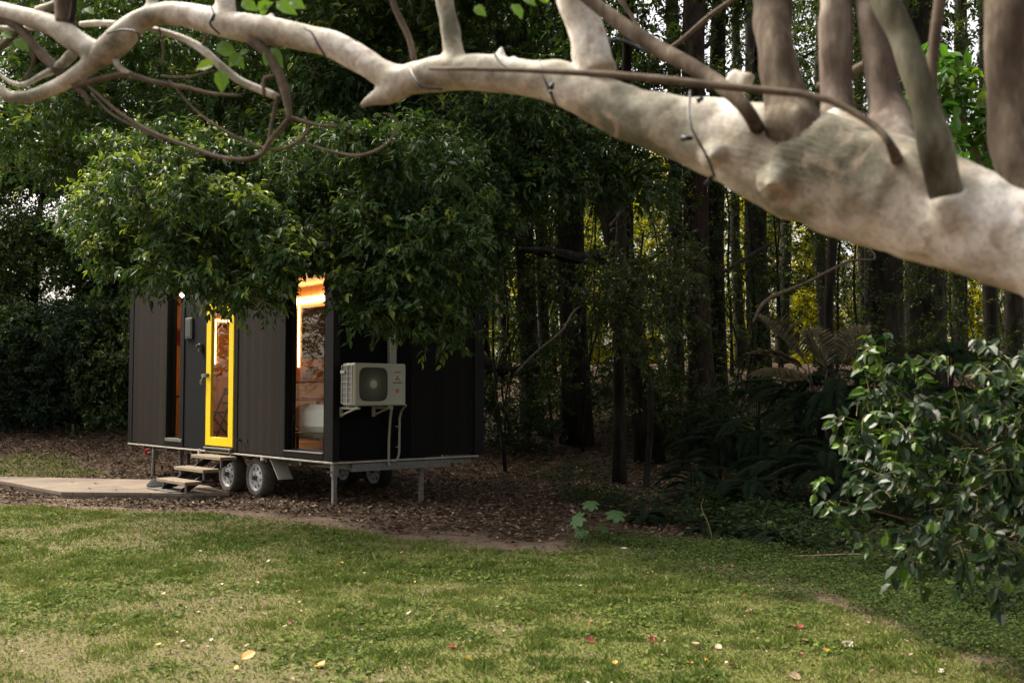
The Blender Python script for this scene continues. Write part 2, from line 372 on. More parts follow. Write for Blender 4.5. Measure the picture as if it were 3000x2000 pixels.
def masks(x, y):
    s = lawn_s(x, y) + (fbm(x * 1.1, y * 1.1, 11, 3) - .47) * 1.3
    lawn = sst(-.3, .5, s)
    back = sst(1.0, .5, np.hypot((x + 9.6) / 2.3, (y - 19.2) / 2.2) + (fbm(x, y, 3, 3) - .5)) * .8
    pn = .45 * fbm(x * .55 + 3, y * .55, 21, 4) + .55 * fbm(x * 1.4 + 7, y * 1.4, 23, 4); fine = fbm(x * 2.3, y * 2.3, 31, 3)
    thr = np.interp(x, [-6, -1.5, 1, 3], [.475, .45, .36, .33]) + .025 * np.exp(-((x + 2.6) / 1.2) ** 2 - ((y - 7.3) / .8) ** 2)
    patch = sst(-.14, .16, pn - thr + .05 + (fine - .47) * .6 + (vn(x * 7, y * 7, None, 41) - .5) * .12)
    far = sst(60, 80, y)
    grass = np.maximum(lawn * (.42 + .58 * patch), back)
    cov = sst(.7, -.9, s + (fine - .47) * 2.6 + (vn(x * 4, y * 4, None, 71) - .5) * 1.0) * sst(.5, -.5, y - np.interp(x, [.3, .7, 2.7, 6], [9.6, 10.4, 9.3, 9.2]) + (fine - .47) * 1.5) * sst(.4, .9, x)
    grass = np.maximum(grass, cov * .5); under = sst(4.5, 3.8, y); lawn = lawn * (1 - under); grass = grass * (1 - under); litter = np.maximum((1 - lawn) * (1 - cov) * sst(.0, 1.0, -s + (fine - .4) * 2) * (1 - back), under)  # under: unseen near ground made dark litter to cut bounce onto the limb
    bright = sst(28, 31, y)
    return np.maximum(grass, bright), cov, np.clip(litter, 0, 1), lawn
gx = np.unique(np.concatenate([np.linspace(-600, -45, 12), np.linspace(-40, -13, 28), np.linspace(-12.5, 9, 190), np.linspace(10, 40, 31), np.linspace(45, 600, 12)]))
gy = np.unique(np.concatenate([np.linspace(-500, -15, 10), np.linspace(-12, 3, 16), np.linspace(3.2, 24, 190), np.linspace(25, 60, 50), np.linspace(65, 1500, 24)]))
GX, GY = np.meshgrid(gx, gy); gv = np.stack([GX, GY, gz(GX, GY)], -1).reshape(-1, 3)
nx, ny = len(gx), len(gy); ii = np.arange((nx - 1) * (ny - 1)); r_, c_ = ii // (nx - 1), ii % (nx - 1); a_ = r_ * nx + c_
gf = np.stack([a_, a_ + 1, a_ + nx + 1, a_ + nx], 1)
g_, cv_, lt_, lw_ = masks(gv[:, 0], gv[:, 1])
def groundmat():
    m, n, l, p, o = newmat("ground_soil_and_turf")
    def at(k):
        a = n.new("ShaderNodeAttribute"); a.attribute_name = k; return a.outputs["Fac"]
    def mix(f, a, b):
        mx = n.new("ShaderNodeMixRGB"); l.new(f, mx.inputs[0]); l.new(a, mx.inputs[1]); l.new(b, mx.inputs[2]); return mx.outputs[0]
    t1 = noise(n, l, 9, 8, .7); t2 = noise(n, l, 45, 6, .7); t3 = noise(n, l, 1.1, 4, .6); vo = n.new("ShaderNodeTexVoronoi"); tc = n.new("ShaderNodeTexCoord"); l.new(tc.outputs["Object"], vo.inputs["Vector"]); vo.inputs["Scale"].default_value = 16
    soil = ramp(n, l, t1.outputs[0], [(.3, (.13, .092, .066)), (.55, (.20, .148, .11)), (.75, (.27, .21, .155))])
    dry = ramp(n, l, t2.outputs[0], [(.3, (.07, .053, .034)), (.5, (.14, .108, .068)), (.7, (.24, .19, .125))])
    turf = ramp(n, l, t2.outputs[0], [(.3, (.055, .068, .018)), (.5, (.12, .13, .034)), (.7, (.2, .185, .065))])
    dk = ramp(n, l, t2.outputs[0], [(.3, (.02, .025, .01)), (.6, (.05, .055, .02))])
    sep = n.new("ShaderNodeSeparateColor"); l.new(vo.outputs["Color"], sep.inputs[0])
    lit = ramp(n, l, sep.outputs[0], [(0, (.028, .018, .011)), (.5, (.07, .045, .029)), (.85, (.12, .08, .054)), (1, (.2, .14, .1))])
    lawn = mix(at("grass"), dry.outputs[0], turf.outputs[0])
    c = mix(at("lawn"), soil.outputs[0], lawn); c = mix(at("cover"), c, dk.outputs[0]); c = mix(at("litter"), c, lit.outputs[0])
    l.new(c, p.inputs["Base Color"]); p.inputs["Roughness"].default_value = .95; p.inputs["Specular IOR Level"].default_value = .15
    bump(n, l, t2.outputs[0], p, .8, .02); return m
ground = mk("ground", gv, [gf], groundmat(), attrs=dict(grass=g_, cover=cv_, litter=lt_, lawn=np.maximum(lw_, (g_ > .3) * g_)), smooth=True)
tag(ground, kind="structure")

# ------------------------------------------------------------------ leaves
def leafgeo(P, D, N, Ln, wr=.42, detailed=False, fold=.12, droop=.15):
    """one leaf per row: base P, axis D, normal N, length Ln"""
    D = nrm(D); S = nrm(np.cross(D, N)); N = np.cross(S, D); L = Ln[:, None]; n = len(P); Wd = L * wr * .5
    if not detailed:
        v = np.stack([P, P + D * L * .42 + S * Wd + N * L * fold, P + D * L - N * L * droop, P + D * L * .42 - S * Wd + N * L * fold], 1)
        b = np.arange(n)[:, None] * 4
        return v.reshape(-1, 3), [np.concatenate([b + [0, 1, 2], b + [0, 2, 3]])], 4
    v = np.stack([P, P + D * L * .25 + S * Wd * .85 + N * L * fold * .8, P + D * L * .25 - S * Wd * .85 + N * L * fold * .8,
                  P + D * L * .6 + S * Wd * .9 + N * L * (fold * .8 - droop * .35), P + D * L * .6 - S * Wd * .9 + N * L * (fold * .8 - droop * .35),
                  P + D * L * .28, P + D * L * .6 - N * L * droop * .4, P + D * L - N * L * droop], 1)
    b = np.arange(n)[:, None] * 8
    return v.reshape(-1, 3), [np.concatenate([b + [0, 5, 1], b + [0, 2, 5], b + [3, 6, 7], b + [6, 4, 7]]), np.concatenate([b + [1, 5, 6, 3], b + [5, 2, 4, 6]])], 8
def grid_of(P):                          # where a world point stands on the picture grid
    d_ = P - np.array([0, 0, H]); f_ = d_[:, 1] * math.cos(PITCH) + d_[:, 2] * math.sin(PITCH); u_ = -d_[:, 1] * math.sin(PITCH) + d_[:, 2] * math.cos(PITCH)
    return (1500 + FPX * d_[:, 0] / f_) / 1.27551, (1000 - FPX * u_ / f_) / 1.27551
class Leaves:
    def __init__(s, detailed=False, tw=1.0): s.twr = tw; s.P = []; s.D = []; s.N = []; s.L = []; s.t = []; s.y = []; s.det = detailed; s.tw = MB(); s.hastw = False
    def sprays(s, c, rad, n, per=9, ln=.09, tl=.3, young=.15, hang=.45, up=.35, twigs=0, flat=1.0, ytop=True, tint=None):
        """n twigs in an ellipsoid round c, leaves set along each twig, drooping"""
        c = np.asarray(c, float); rad = np.broadcast_to(np.asarray(rad, float), (3,))
        u = nrm(rng.normal(size=(n, 3))) * (rng.random((n, 1)) ** .45); p0 = c + u * rad
        d = nrm(u * .9 + rng.normal(size=(n, 3)) * .45 + [0, 0, up]); d[:, 1] -= .12; d = nrm(d)
        tls = tl * rng.uniform(.6, 1.3, n)
        t = (np.arange(per) + .5) / per; t = .2 + .8 * t
        P = p0[:, None] + d[:, None] * (tls[:, None] * t)[..., None]; P[..., 2] -= hang * .5 * tls[:, None] * t ** 2
        side = rng.normal(size=(n, per, 3)); side -= (side * d[:, None]).sum(-1, keepdims=True) * d[:, None]; side = nrm(side)
        D = nrm(side * .9 + d[:, None] * .55 + np.array([0, 0, -hang]) + rng.normal(size=side.shape) * .15)
        N = nrm(np.array([0, -.25, 1.]) + rng.normal(size=side.shape) * .45)
        L = ln * rng.uniform(.65, 1.2, (n, per))
        ti = np.clip(rng.random((n, per)) * .6 + rng.random((n, 1)) * .4, 0, 1) if tint is None else np.full((n, per), tint)
        pr = young * (np.clip(.6 + u[:, 2] * 1.1, .15, 2) if ytop else 1)
        yt = (rng.random(n) < pr)[:, None] * np.clip((t - .45) * 2.2, 0, 1)[None] * rng.uniform(.5, 1, (n, per))
        L = np.where(yt > .5, L * .8, L)
        s.P.append(P.reshape(-1, 3)); s.D.append(D.reshape(-1, 3)); s.N.append(N.reshape(-1, 3)); s.L.append(L.ravel()); s.t.append(ti.ravel()); s.y.append(yt.ravel())
        if twigs:
            k = rng.choice(n, min(n, twigs), replace=False); s.hastw = True
            for i in k:
                e = P[i][-1]; m = (p0[i] + e) / 2 + [0, 0, .02]; st = p0[i] * .75 + c * .25
                s.tw.tube([st, p0[i], m, e], np.array([.006, .005, .004, .002]) * s.twr, 4, False)
        return s
    def build(s, name, mat, parent=None, wr=.42, **k):
        P, D, N, L, t, y = [np.concatenate(a) for a in (s.P, s.D, s.N, s.L, s.t, s.y)]
        V, F, m = leafgeo(P, D, N, L, wr, s.det)
        return mk(name, V, F, mat, parent, attrs=dict(tint=np.repeat(t, m), young=np.repeat(y, m)), **k)
def inpoly(px, py, poly):
    poly = np.asarray(poly, float); c = np.zeros(len(px), bool); j = len(poly) - 1
    for i in range(len(poly)):
        xi, yi = poly[i]; xj, yj = poly[j]
        c ^= ((yi > py) != (yj > py)) & (px < (xj - xi) * (py - yi) / (yj - yi + 1e-9) + xi); j = i
    return c
def polypts(poly, n):
    poly = np.asarray(poly, float); lo, hi = poly.min(0), poly.max(0); out = []
    while len(out) < n:
        q = lo + (hi - lo) * rng.random((n * 4, 2)); q = q[inpoly(q[:, 0], q[:, 1], poly)]; out.extend(q.tolist())
    # spread: greedy thinning of neighbours
    out = np.array(out); keep = [0]; md = math.sqrt(abs(np.prod(hi - lo)) / n) * .45
    for i in range(1, len(out)):
        if len(keep) >= n: break
        if np.hypot(*(out[keep] - out[i]).T).min() > md: keep.append(i)
    return out[keep]

# ------------------------------------------------------------------ the tiny house
ANG = R(41); HC = np.array([-2.3496, 13.7119, 0.0])
Sx = np.array([math.cos(ANG), math.sin(ANG), 0]); Lx = np.array([-math.sin(ANG), math.cos(ANG), 0])
def hl(x, y, z=0): return HC + Sx * x + Lx * y + np.array([0, 0, z])
HW, HL, Z0, Z1 = 2.55, 7.08, .56, 3.5
house = empty("tiny_house", tuple(HC), ANG, label="black and brown boarded tiny house on wheels with a yellow glazed door, warm light inside", cat="tiny house")
def hp(name, mb, mat, parent=house, **k): return mb.build(name, mat, parent, **k)
# long wall, split by the openings (outer face at x = 0, 0.09 thick)
T = .09
w1 = (4.84, 5.38, .68, 3.3); w2 = (.22, 1.27, .64, 3.34); dr = (2.85, 3.82, .6, 2.86)
for (ya, yb, za, zb) in [(5.45, 6.91, Z0, Z1), (1.33, 2.74, Z0, Z1)]: hp("brown_cladding", MB().box((0, ya, za), (T, yb, zb), .003), M['clad'])
bk = MB()
bk.box((.004, 3.88, Z0), (T, 4.69, Z1), .003); bk.box((.004, 2.74, 2.9), (T, 3.88, Z1), .003)
hp("black_cladding", bk, M['cladblack'])
tr = MB()
hp("corner_trim", MB().box((-.012, 6.91, Z0 - .02), (T, HL + .012, Z1), .004), M['blackmetal']); hp("corner_trim", MB().box((-.012, -.012, Z0 - .02), (T, .215, Z1), .004), M['blackmetal'])
tr.box((-.012, 2.74, Z0), (T, 2.85, 2.9), .004); tr.box((-.012, 3.82, Z0), (T, 3.88, 2.9), .004); tr.box((0, 2.85, Z0), (T, 3.82, .6), 0)
tr.box((-.008, 2.85, 2.86), (T, 3.82, 2.9), .003)
hp("door_surround", tr, M['blackmetal'])
def window(y0, y1, z0, z1, oy0, oy1, oz0, oz1, rec=.12):
    f = MB(); x0 = -.015; t = .16
    f.box((x0, oy0, oz0), (t, y0, oz1), .004); f.box((x0, y1, oz0), (t, oy1, oz1), .004)
    f.box((x0, y0, oz0), (t, y1, z0), .004); f.box((x0, y0, z1), (t, y1, oz1), .004)
    # sash set back in the reveal
    s_ = .035
    f.box((rec - .03, y0, z0), (rec, y0 + s_, z1), .003); f.box((rec - .03, y1 - s_, z0), (rec, y1, z1), .003)
    f.box((rec - .03, y0 + s_, z0), (rec, y1 - s_, z0 + s_), .003); f.box((rec - .03, y0 + s_, z1 - s_), (rec, y1 - s_, z1), .003)
    o = hp("window", f, M['blackmetal'])
    g = MB().box((rec - .02, y0 + s_, z0 + s_), (rec - .014, y1 - s_, z1 - s_)); hp("pane", g, M['glass'], o)
    s2 = MB().box((-.03, oy0 + .02, oz0 + .075), (rec - .031, y1, z0 + .008), .002); hp("sill", s2, M['gal'], o)
    return o
window(w2[0], w2[1], w2[2], w2[3], .215, 1.33, Z0, Z1)
window(w1[0], w1[1], w1[2], w1[3], 4.69, 5.45, Z0, Z1)
# door
d = MB(); ya, yb, za, zb = 2.86, 3.81, .625, 2.85; ga, gb, gc, gd = 3.02, 3.64, .76, 2.70
d.box((-.025, ya, za), (.03, ga, zb), .004); d.box((-.025, gb, za), (.03, yb, zb), .004); d.box((-.025, ga, za), (.03, gb, gc), .004); d.box((-.025, ga, gd), (.03, gb, zb), .004)
door = hp("door", d, M['yellow'])
hp("pane", MB().box((-.004, ga, gc), (.004, gb, gd)), M['glass'], door)
h = MB().cyl((-.025, 3.73, 1.73), (-.05, 3.73, 1.73), .03).bar((-.075, 3.74, 1.73), (-.075, 3.60, 1.73), .022).cyl((-.05, 3.73, 1.73), (-.085, 3.73, 1.73), .012)
hp("handle", h, M['cord'], door)
hb = MB().bar((-.045, 3.76, 1.725), (-.045, 3.93, 1.725), .014, .05).tube([(-.05, 3.88, 1.70), (-.07, 3.86, 1.66), (-.07, 3.9, 1.64)], .008)
hp("hasp", hb, M['gal'], door)
hp("padlock", MB().box((-.085, 3.845, 1.575), (-.055, 3.915, 1.65), .006), M['olivemetal'], door)
hp("door_sill", MB().box((-.06, 2.86, .575), (-.013, 3.81, .6), .003).box((-.05, 2.9, .53), (-.013, 2.93, .575)).box((-.05, 3.74, .53), (-.013, 3.77, .575)), M['gal'])
# things on the long wall
hp("meter_box", MB().box((-.035, 4.36, 2.33), (.004, 4.62, 2.68), .01).box((-.042, 4.39, 2.36), (-.034, 4.59, 2.65), .004), M['box'])
hp("security_camera", MB().box((-.06, 3.99, 2.1), (.004, 4.06, 2.24), .01).cyl((-.06, 4.025, 2.2), (-.1, 4.025, 2.19), .028), M['box'])
wl = hp("wall_lamp", MB().box((-.04, 4.55, 3.0), (.004, 4.67, 3.16), .01).cyl((-.04, 4.61, 3.1), (-.09, 4.61, 3.06), .045), M['box'])
hp("bulb", MB().lathe([(0.001, .03), (.022, .025), (.032, 0), (.032, -.004), (0.001, -.004)], (-.092, 4.61, 3.058), (-1, 0, -.5), 16), M['lamp'], wl)
hp("door_stop", MB().cyl((0, 2.64, .74), (-.09, 2.56, .75), .014).cyl((0, 2.42, .74), (-.012, 2.42, .74), .02), M['cord'])
# end wall
hp("end_panel", MB().box((T, .0, Z0), (1.26, T, Z1), .003), M['endpanel'])
hp("end_cladding", MB().box((1.262, .006, Z0), (2.38, T, Z1), .003), M['endboard'])
hp("end_trim", MB().box((2.38, -.012, Z0 - .02), (HW + .012, T, Z1), .004).box((1.255, -.004, Z0), (1.27, .0055, 1.7), 0), M['blackmetal'])
hp("rear_wall", MB().box((HW - T, T, Z0), (HW, HL, Z1)), M['endpanel'])
hp("far_wall", MB().box((T, HL - T, Z0), (HW - T, HL, Z1)), M['endpanel'])
hp("roof", MB().box((-.06, -.06, Z1), (HW + .06, HL + .06, Z1 + .1), .02), M['blackmetal'])
# lining inside
li = MB(); x1, y1 = HW - T - .002, HL - T - .002
li.box((x1 - .02, T + .02, .64), (x1, y1, 3.4)); li.box((T + .06, T + .02, 3.4), (x1, y1, 3.42)); li.box((T + .02, T + .002, .64), (x1 - .02, T + .02, 3.4))
hp("plywood_lining", li, M['ply'])
hp("plank_lining", MB().box((T + .02, y1 - .02, .64), (x1 - .02, y1, 3.4)), M['plyx'])
li2 = MB()
for (ya, yb, za, zb) in [(5.46, 6.9, .64, 3.4), (1.34, 2.73, .64, 3.4), (3.89, 4.68, .64, 3.4)]: li2.box((T + .002, ya, za), (T + .02, yb, zb))
hp("front_lining", li2, M['ply'])
hp("floor_deck", MB().box((.1, T, Z0), (HW - T, HL - T, .64)), M['ply'])
ls = MB(); xb = x1 - .025
ls.box((xb - .03, 3.6, 3.09), (xb, 5.42, 3.19)); ls.box((xb - .012, 5.225, 1.93), (xb, 5.245, 3.09))
hp("light_strip", ls, M['led'])
ls = MB(); ls.box((1.60, y1 - .034, 2.83), (2.15, y1 - .022, 2.855)); ls.box((1.60, y1 - .030, 2.0), (1.607, y1 - .022, 2.83))
hp("light_strip", ls, M['led'])
hp("inner_door", MB().box((1.66, y1 - .03, .66), (2.35, y1 - .021, 2.80), .003).cyl((1.74, y1 - .03, 1.83), (1.74, y1 - .08, 1.83), .035), M['plyx'])
# counter, drawers
cn = MB().box((2.0, 3.4, 1.64), (x1 - .021, 6.0, 1.68), .003)
hp("counter", cn, M['ply'])
dw = MB()
for k in range(3): dw.box((2.02, 3.5, 1.34 - k * .28 + .006), (x1 - .03, 4.8, 1.62 - k * .28), .005)
hp("drawer_unit", dw, M['whitepaint'])
hp("niche_shade", MB().box((2.1, 4.82, .66), (x1 - .03, 5.9, 1.635)), M['shadeblack'])  # solid black block; the niche's shade is its colour
# underside: chassis, trim
hp("edge_trim", MB().box((-.02, -.02, Z0 - .045), (.03, HL, Z0 - .021), .004).box((.03, -.02, Z0 - .045), (HW - .1, .03, Z0 - .021), .004), M['whitetrim'])
ch = MB()
for x in (.45, 2.05): ch.box((x, .06, .40), (x + .06, HL - .1, .515))
for y in (.05, 1.0, 2.0, 3.6, 4.6, 5.6, 6.6): ch.box((.1, y, .44), (2.35, y + .05, .512))
ch.box((.30, .0, .40), (1.95, .045, .50))
ch.tube([(1.25, 7.0, .42), (1.25, 8.0, .42)], .04)
hp("chassis", ch, M['gal'])
def jack(x, y, zt=.51):
    g = float(gz(*hl(x, y)[:2])); j = MB()
    j.box((x - .04, y - .04, zt - .17), (x + .04, y + .04, zt), .004).box((x - .028, y - .028, g + .02), (x + .028, y + .028, zt - .17), .003).box((x - .07, y - .07, g - .01), (x + .07, y + .07, g + .02), .004)
    j.cyl((x - .04, y, zt - .1), (x - .1, y, zt - .1), .012); o = hp("jack_leg", j, M['gal']); return o
jack(.06, .06); jack(1.5, .1); jack(.25, 5.35); jack(.55, 5.75); jack(2.3, 5.6)
jw = MB().cyl((.05, 6.05, .5), (.05, 6.05, .12), .025).cyl((.05, 6.05, .2), (.05, 6.05, .0), .035).box((0.0, 5.95, .3), (.1, 6.0, .45), .01)
hp("jockey_stand", jw, M['gal']); hp("red_handle", MB().tube([(0.02, 6.1, .48), (-.03, 6.22, .45), (-.03, 6.22, .33)], .012), M['red'])
hp("pipe_stub", MB().cyl((-.0, 4.05, .55), (-.0, 4.05, .46), .035), M['whitepaint']); hp("pipe_stub", MB().cyl((.02, 1.95, .53), (.02, 1.95, .47), .04), M['whitepaint'])
# wheels
def wheel(x, y, face=True):
    g = -.11; r = .30; c = np.array([x, y, g + r]); sx = -1
    ty = MB().lathe([(.205, 0), (.225, -.012), (.262, -.02), (.288, -.004), (.300, .03), (.300, .155), (.288, .185), (.22, .19), (.205, .17)], c, (1, 0, 0), 48)
    root = hp("wheel", MB().lathe([(.001, .045), (.03, .045), (.05, .05), (.05, .09), (.001, .09)], c, (1, 0, 0), 20), M['gal'])
    hp("tyre", ty, M['rubber'] if face else M['rubberblack'], root, smooth=True)
    ri = MB().lathe([(.206, .002), (.198, -.006), (.188, .012), (.182, .04), (.17, .042), (.15, .028), (.115, .022), (.085, .03), (.075, .012), (.06, .008), (.001, .008)], c, (1, 0, 0), 48)
    hp("rim", ri, M['rim'], root, smooth=True)
    hub = MB().lathe([(.001, -.062), (.026, -.058), (.034, -.04), (.036, .01)], c, (1, 0, 0), 20)
    for k in range(5):
        a = k * 2 * math.pi / 5 + .3; q = c + [0, .055 * math.cos(a), .055 * math.sin(a)]; hub.cyl(q + [.01, 0, 0], q + [-.012, 0, 0], .008, 8)
    hp("hub", hub, M['olivemetal'], root)
    ho = MB()
    for k in range(8):
        a = k * math.pi / 4 + .2; u = np.array([0, math.cos(a), math.sin(a)]); v = np.array([0, -math.sin(a), math.cos(a)])
        ho.add([c + u * .152 + v * .026 + [.016, 0, 0], c + u * .152 - v * .026 + [.016, 0, 0], c + u * .105 + [.012, 0, 0], c + u * .152 + v * .026 + [.03, 0, 0], c + u * .152 - v * .026 + [.03, 0, 0], c + u * .105 + [.03, 0, 0]], [], [[0, 1, 2], [5, 4, 3]])
    hp("vent_hole_shade", ho, M['shadeblack'], root)  # dark triangles on an uncut rim, shade of the openings as colour
wheel(.12, 2.38); wheel(.12, 3.30); wheel(2.2, 2.38, False); wheel(2.2, 3.30, False)
mg = MB(); P = [hl(0, 0)] ; 
v = np.array([(.02, 1.78, .52), (.02, 1.50, .215), (.25, 1.50, .215), (.25, 1.78, .52)]); v2 = v + [0, -.012, .008]
mg.add(np.vstack([v, v2]), [[0, 1, 2, 3], [7, 6, 5, 4], [0, 4, 5, 1], [1, 5, 6, 2], [2, 6, 7, 3], [3, 7, 4, 0]])
hp("mudguard", mg, M['duct'])
# air conditioner
ac = MB(); ax0, ax1, ay0, ay1, az0, az1 = .05, .86, -.43, -.13, 1.28, 1.835
ac.box((ax0, ay0, az0), (ax1, ay1, az1), .018)
aco = hp("air_conditioner", ac, M['cream'])
fc = np.array([.335, ay0, 1.56]); gs = MB(); out = []
def rsq(r_, k, n=48):                       # rounded-square outline
    a = np.linspace(0, 2 * np.pi, n, endpoint=False); c, s_ = np.cos(a), np.sin(a); e = (abs(c) ** k + abs(s_) ** k) ** (-1 / k); return np.stack([c * e * r_, s_ * e * r_], 1)
ring = rsq(.235, 5); ring2 = rsq(.222, 5)
def to3(q, dy): return np.stack([fc[0] + q[:, 0], np.full(len(q), ay0 + dy), fc[2] + q[:, 1]], 1)
n = 48; V = np.vstack([to3(ring, .001), to3(ring, -.014), to3(ring2, -.014), to3(ring2, .001)])
Q = [[k * n + j, k * n + (j + 1) % n, (k + 1) * n + (j + 1) % n, (k + 1) * n + j] for k in range(3) for j in range(n)]
hp("grille_frame", MB().add(V, Q), M['cream'], aco, smooth=False)
V = np.vstack([to3(ring2, -.003), [[fc[0], ay0 - .003, fc[2]]]]); hp("fan_recess_shade", MB().add(V, [], [[n, (j + 1) % n, j] for j in range(n)]), M['shadeblack'], aco)  # flat black disc on the casing, painted shade behind the grille
fg = MB()
for k in range(56):
    a = k * 2 * math.pi / 56; u = np.array([math.cos(a), math.sin(a)]); e = (abs(u[0]) ** 5 + abs(u[1]) ** 5) ** (-1 / 5) * .222
    p = (fc[0] + u[0] * .05, ay0 - .009, fc[2] + u[1] * .05); q = (fc[0] + u[0] * e, ay0 - .009, fc[2] + u[1] * e); fg.tube([p, q], .0026, 4, False)
for r_ in (.085, .12, .155, .19): fg.tube(np.vstack([to3(rsq(r_, 2.6), -.009), to3(rsq(r_, 2.6), -.009)[:1]]), .0012, 4, False)
hp("fan_grille", fg, M['duct'], aco); hp("fan_hub", MB().lathe([(.055, .0), (.055, -.008), (.048, -.014), (.001, -.016)], (fc[0], ay0 - .004, fc[2]), (0, 1, 0), 32), M['cream'], aco)
sg = MB(); sg2 = MB().box((ax0 - .002, ay0 + .05, az0 + .035), (ax0 + .004, ay1 - .01, az1 - .035))
hp("condenser_fins", sg2, M['louvreglass'], aco)
for k in range(8): sg.box((ax0 - .014, ay0 + .04, az0 + .028 + k * .07), (ax0 - .004, ay1 - .004, az0 + .036 + k * .07))
for y in (ay0 + .04, ay0 + .15, ay1 - .012): sg.box((ax0 - .016, y, az0 + .028), (ax0 - .005, y + .01, az1 - .03))
hp("side_grille", sg, M['cream'], aco)
hp("cable_clip", MB().box((ax0 - .03, ay0 + .2, 1.7), (ax0 - .012, ay1, 1.74), .003), M['cream'], aco)
lg = MB(); lc = np.array([.72, ay0 - .003, 1.64]); s_ = .026
for k in range(3):
    a = math.pi / 2 + k * 2 * math.pi / 3; u = np.array([math.cos(a), 0, math.sin(a)]); v_ = np.array([-math.sin(a), 0, math.cos(a)])
    q = [lc + u * .002, lc + u * (s_ * .87) + v_ * s_ * .5, lc + u * (s_ * 1.74), lc + u * (s_ * .87) - v_ * s_ * .5]
    lg.add(q, [[3, 2, 1, 0]])
hp("maker_emblem", lg, M['logo'], aco)
def text(name, s, size, mat, parent, M4):
    cu = bpy.data.curves.new(name, 'FONT'); cu.body = s; cu.size = size; cu.align_x = 'CENTER'; cu.extrude = .0005
    t = bpy.data.objects.new(name, cu); COL.objects.link(t); dg = bpy.context.evaluated_depsgraph_get(); me = bpy.data.meshes.new_from_object(t.evaluated_get(dg))
    bpy.data.objects.remove(t); bpy.data.curves.remove(cu); me.materials.clear(); me.materials.append(mat)
    o = bpy.data.objects.new(name, me); COL.objects.link(o); o.parent = parent; o.matrix_local = M4; return o
MT = lambda x, y, z: Matrix.Translation((x, y, z)) @ Matrix.Rotation(math.pi / 2, 4, 'X')
text("maker_lettering", "MITSUBISHI", .027, M['ink'], aco, MT(.72, ay0 - .003, 1.573))
text("model_lettering", "MITSUBISHI", .022, M['ink'], aco, MT(.72, ay0 - .003, 1.715))
hp("round_badge", MB().lathe([(.026, 0), (.026, -.003), (.001, -.003)], (.72, ay0 - .0005, 1.475), (0, 1, 0), 24), M['logo'], aco)
hp("badge_symbol", MB().lathe([(.012, 0), (.012, -.002), (.001, -.002)], (.72, ay0 - .0035, 1.475), (0, 1, 0), 16), M['cream'], aco)
br = MB()
for x in (.09, .60):
    br.box((x, -.45, 1.235), (x + .04, 0, 1.262)); br.box((x, -.03, 1.13), (x + .04, -.002, 1.262)); br.bar((x + .02, -.38, 1.245), (x + .02, -.015, 1.15), .025)
    br.cyl((x + .02, -.39, 1.262), (x + .02, -.39, 1.28), .02); br.cyl((x + .02, -.17, 1.262), (x + .02, -.17, 1.28), .02)
hp("mounting_bracket", br, M['duct'], aco)
hp("pipe_duct", MB().box((.84, -.06, 1.84), (.965, -.002, Z1 - .02), .008), M['duct'])
hp("drain_pipe", MB().tube([(.86, -.1, 1.28), (.86, -.06, 1.1), (.86, -.03, .8), (.86, -.03, .46)], .017, 10), M['duct'])
hp("refrigerant_pipe", MB().tube([(1.02, -.2, 1.28), (1.03, -.08, 1.2), (1.035, -.03, 1.1), (1.03, -.03, .62), (1.0, -.03, .53), (.93, -.03, .51)], .017, 10).box((.99, -.03, .98), (1.03, 0, .995)).box((.99, -.03, .70), (1.03, 0, .715)), M['duct'])
# things inside
def inside(name, x, y, z, **k): return empty(name, tuple(hl(x, y, z)), ANG, **k)
bed = inside("daybed", .9, .95, .64, label="low daybed with thick white bedding seen through the big right window", cat="bed")
MB().box((-.58, -.8, .18), (.6, .72, .24), .01).build("bed_base", M['olivemetal'], bed)
mt_ = MB().box((-.6, -.82, .25), (.62, .7, .64), .09).build("mattress", M['white'], bed)
for sx_ in (-.55, .52):
    for sy_ in (-.75, .62): MB().box((sx_, sy_, 0), (sx_ + .035, sy_ + .035, .18)).build("leg", M['olivemetal'], bed)
MB().box((-.2, -.6, 0.02), (.4, .5, .15), .01).build("storage_box", M['whitepaint'], bed)
tb = inside("side_table", 1.5, 2.6, .64, label="mauve cloth covered table beyond the bed in the right window", cat="table")
MB().box((-.35, -.7, .68), (.35, .9, .73), .02).build("table_top", M['mauve'], tb)
for sx_ in (-.3, .26):
    for sy_ in (-.65, .8): MB().box((sx_, sy_, 0), (sx_ + .04, sy_ + .04, .68)).build("leg", M['olivemetal'], tb)
tv = inside("wall_screen", xb, 4.5, 2.07, label="large dark wall screen under the bright light strip", cat="screen")
MB().box((-.04, -.75, 0), (-.005, .55, .93), .004).build("bezel", M['cord'], tv); MB().box((-.044, -.72, .05), (-.041, .52, .9)).build("glass_face", M['screen'], tv)
tp = inside("tablet_stand", 2.25, 4.45, 1.68, label="small black tilted tablet standing on the timber counter", cat="tablet")
MB().box((-.008, -.15, 0), (.008, .15, .24), .004, Matrix.Translation((-.08, 0, .015)) @ Matrix.Rotation(.45, 4, 'Y')).build("tablet", M['cord'], tp); MB().box((-.12, -.1, 0), (.1, .1, .015), .004).build("base", M['cord'], tp)
pp = inside("potted_herb", 2.2, 5.1, 1.68, label="small dark potted herb at the left end of the counter", cat="plant")
MB().lathe([(.03, 0), (.045, .08), (.04, .08), (.001, .07)], (0, 0, 0), (0, 0, 1), 16).build("pot", M['cord'], pp)
hv = Leaves(); hv.sprays((0, 0, .13), .06, 14, 6, .04, .06, 0, .1); hv.build("foliage", M['deepleaf'], pp)
bt = inside("bottle", 2.0, 4.95, 1.22, label="pale bottle in the dark niche below the counter", cat="bottle")
MB().lathe([(.001, 0), (.035, 0), (.035, .15), (.015, .2), (.015, .24), (.001, .24)], (0, 0, .0), (0, 0, 1), 16).build("glass_body", M['duct'], bt)
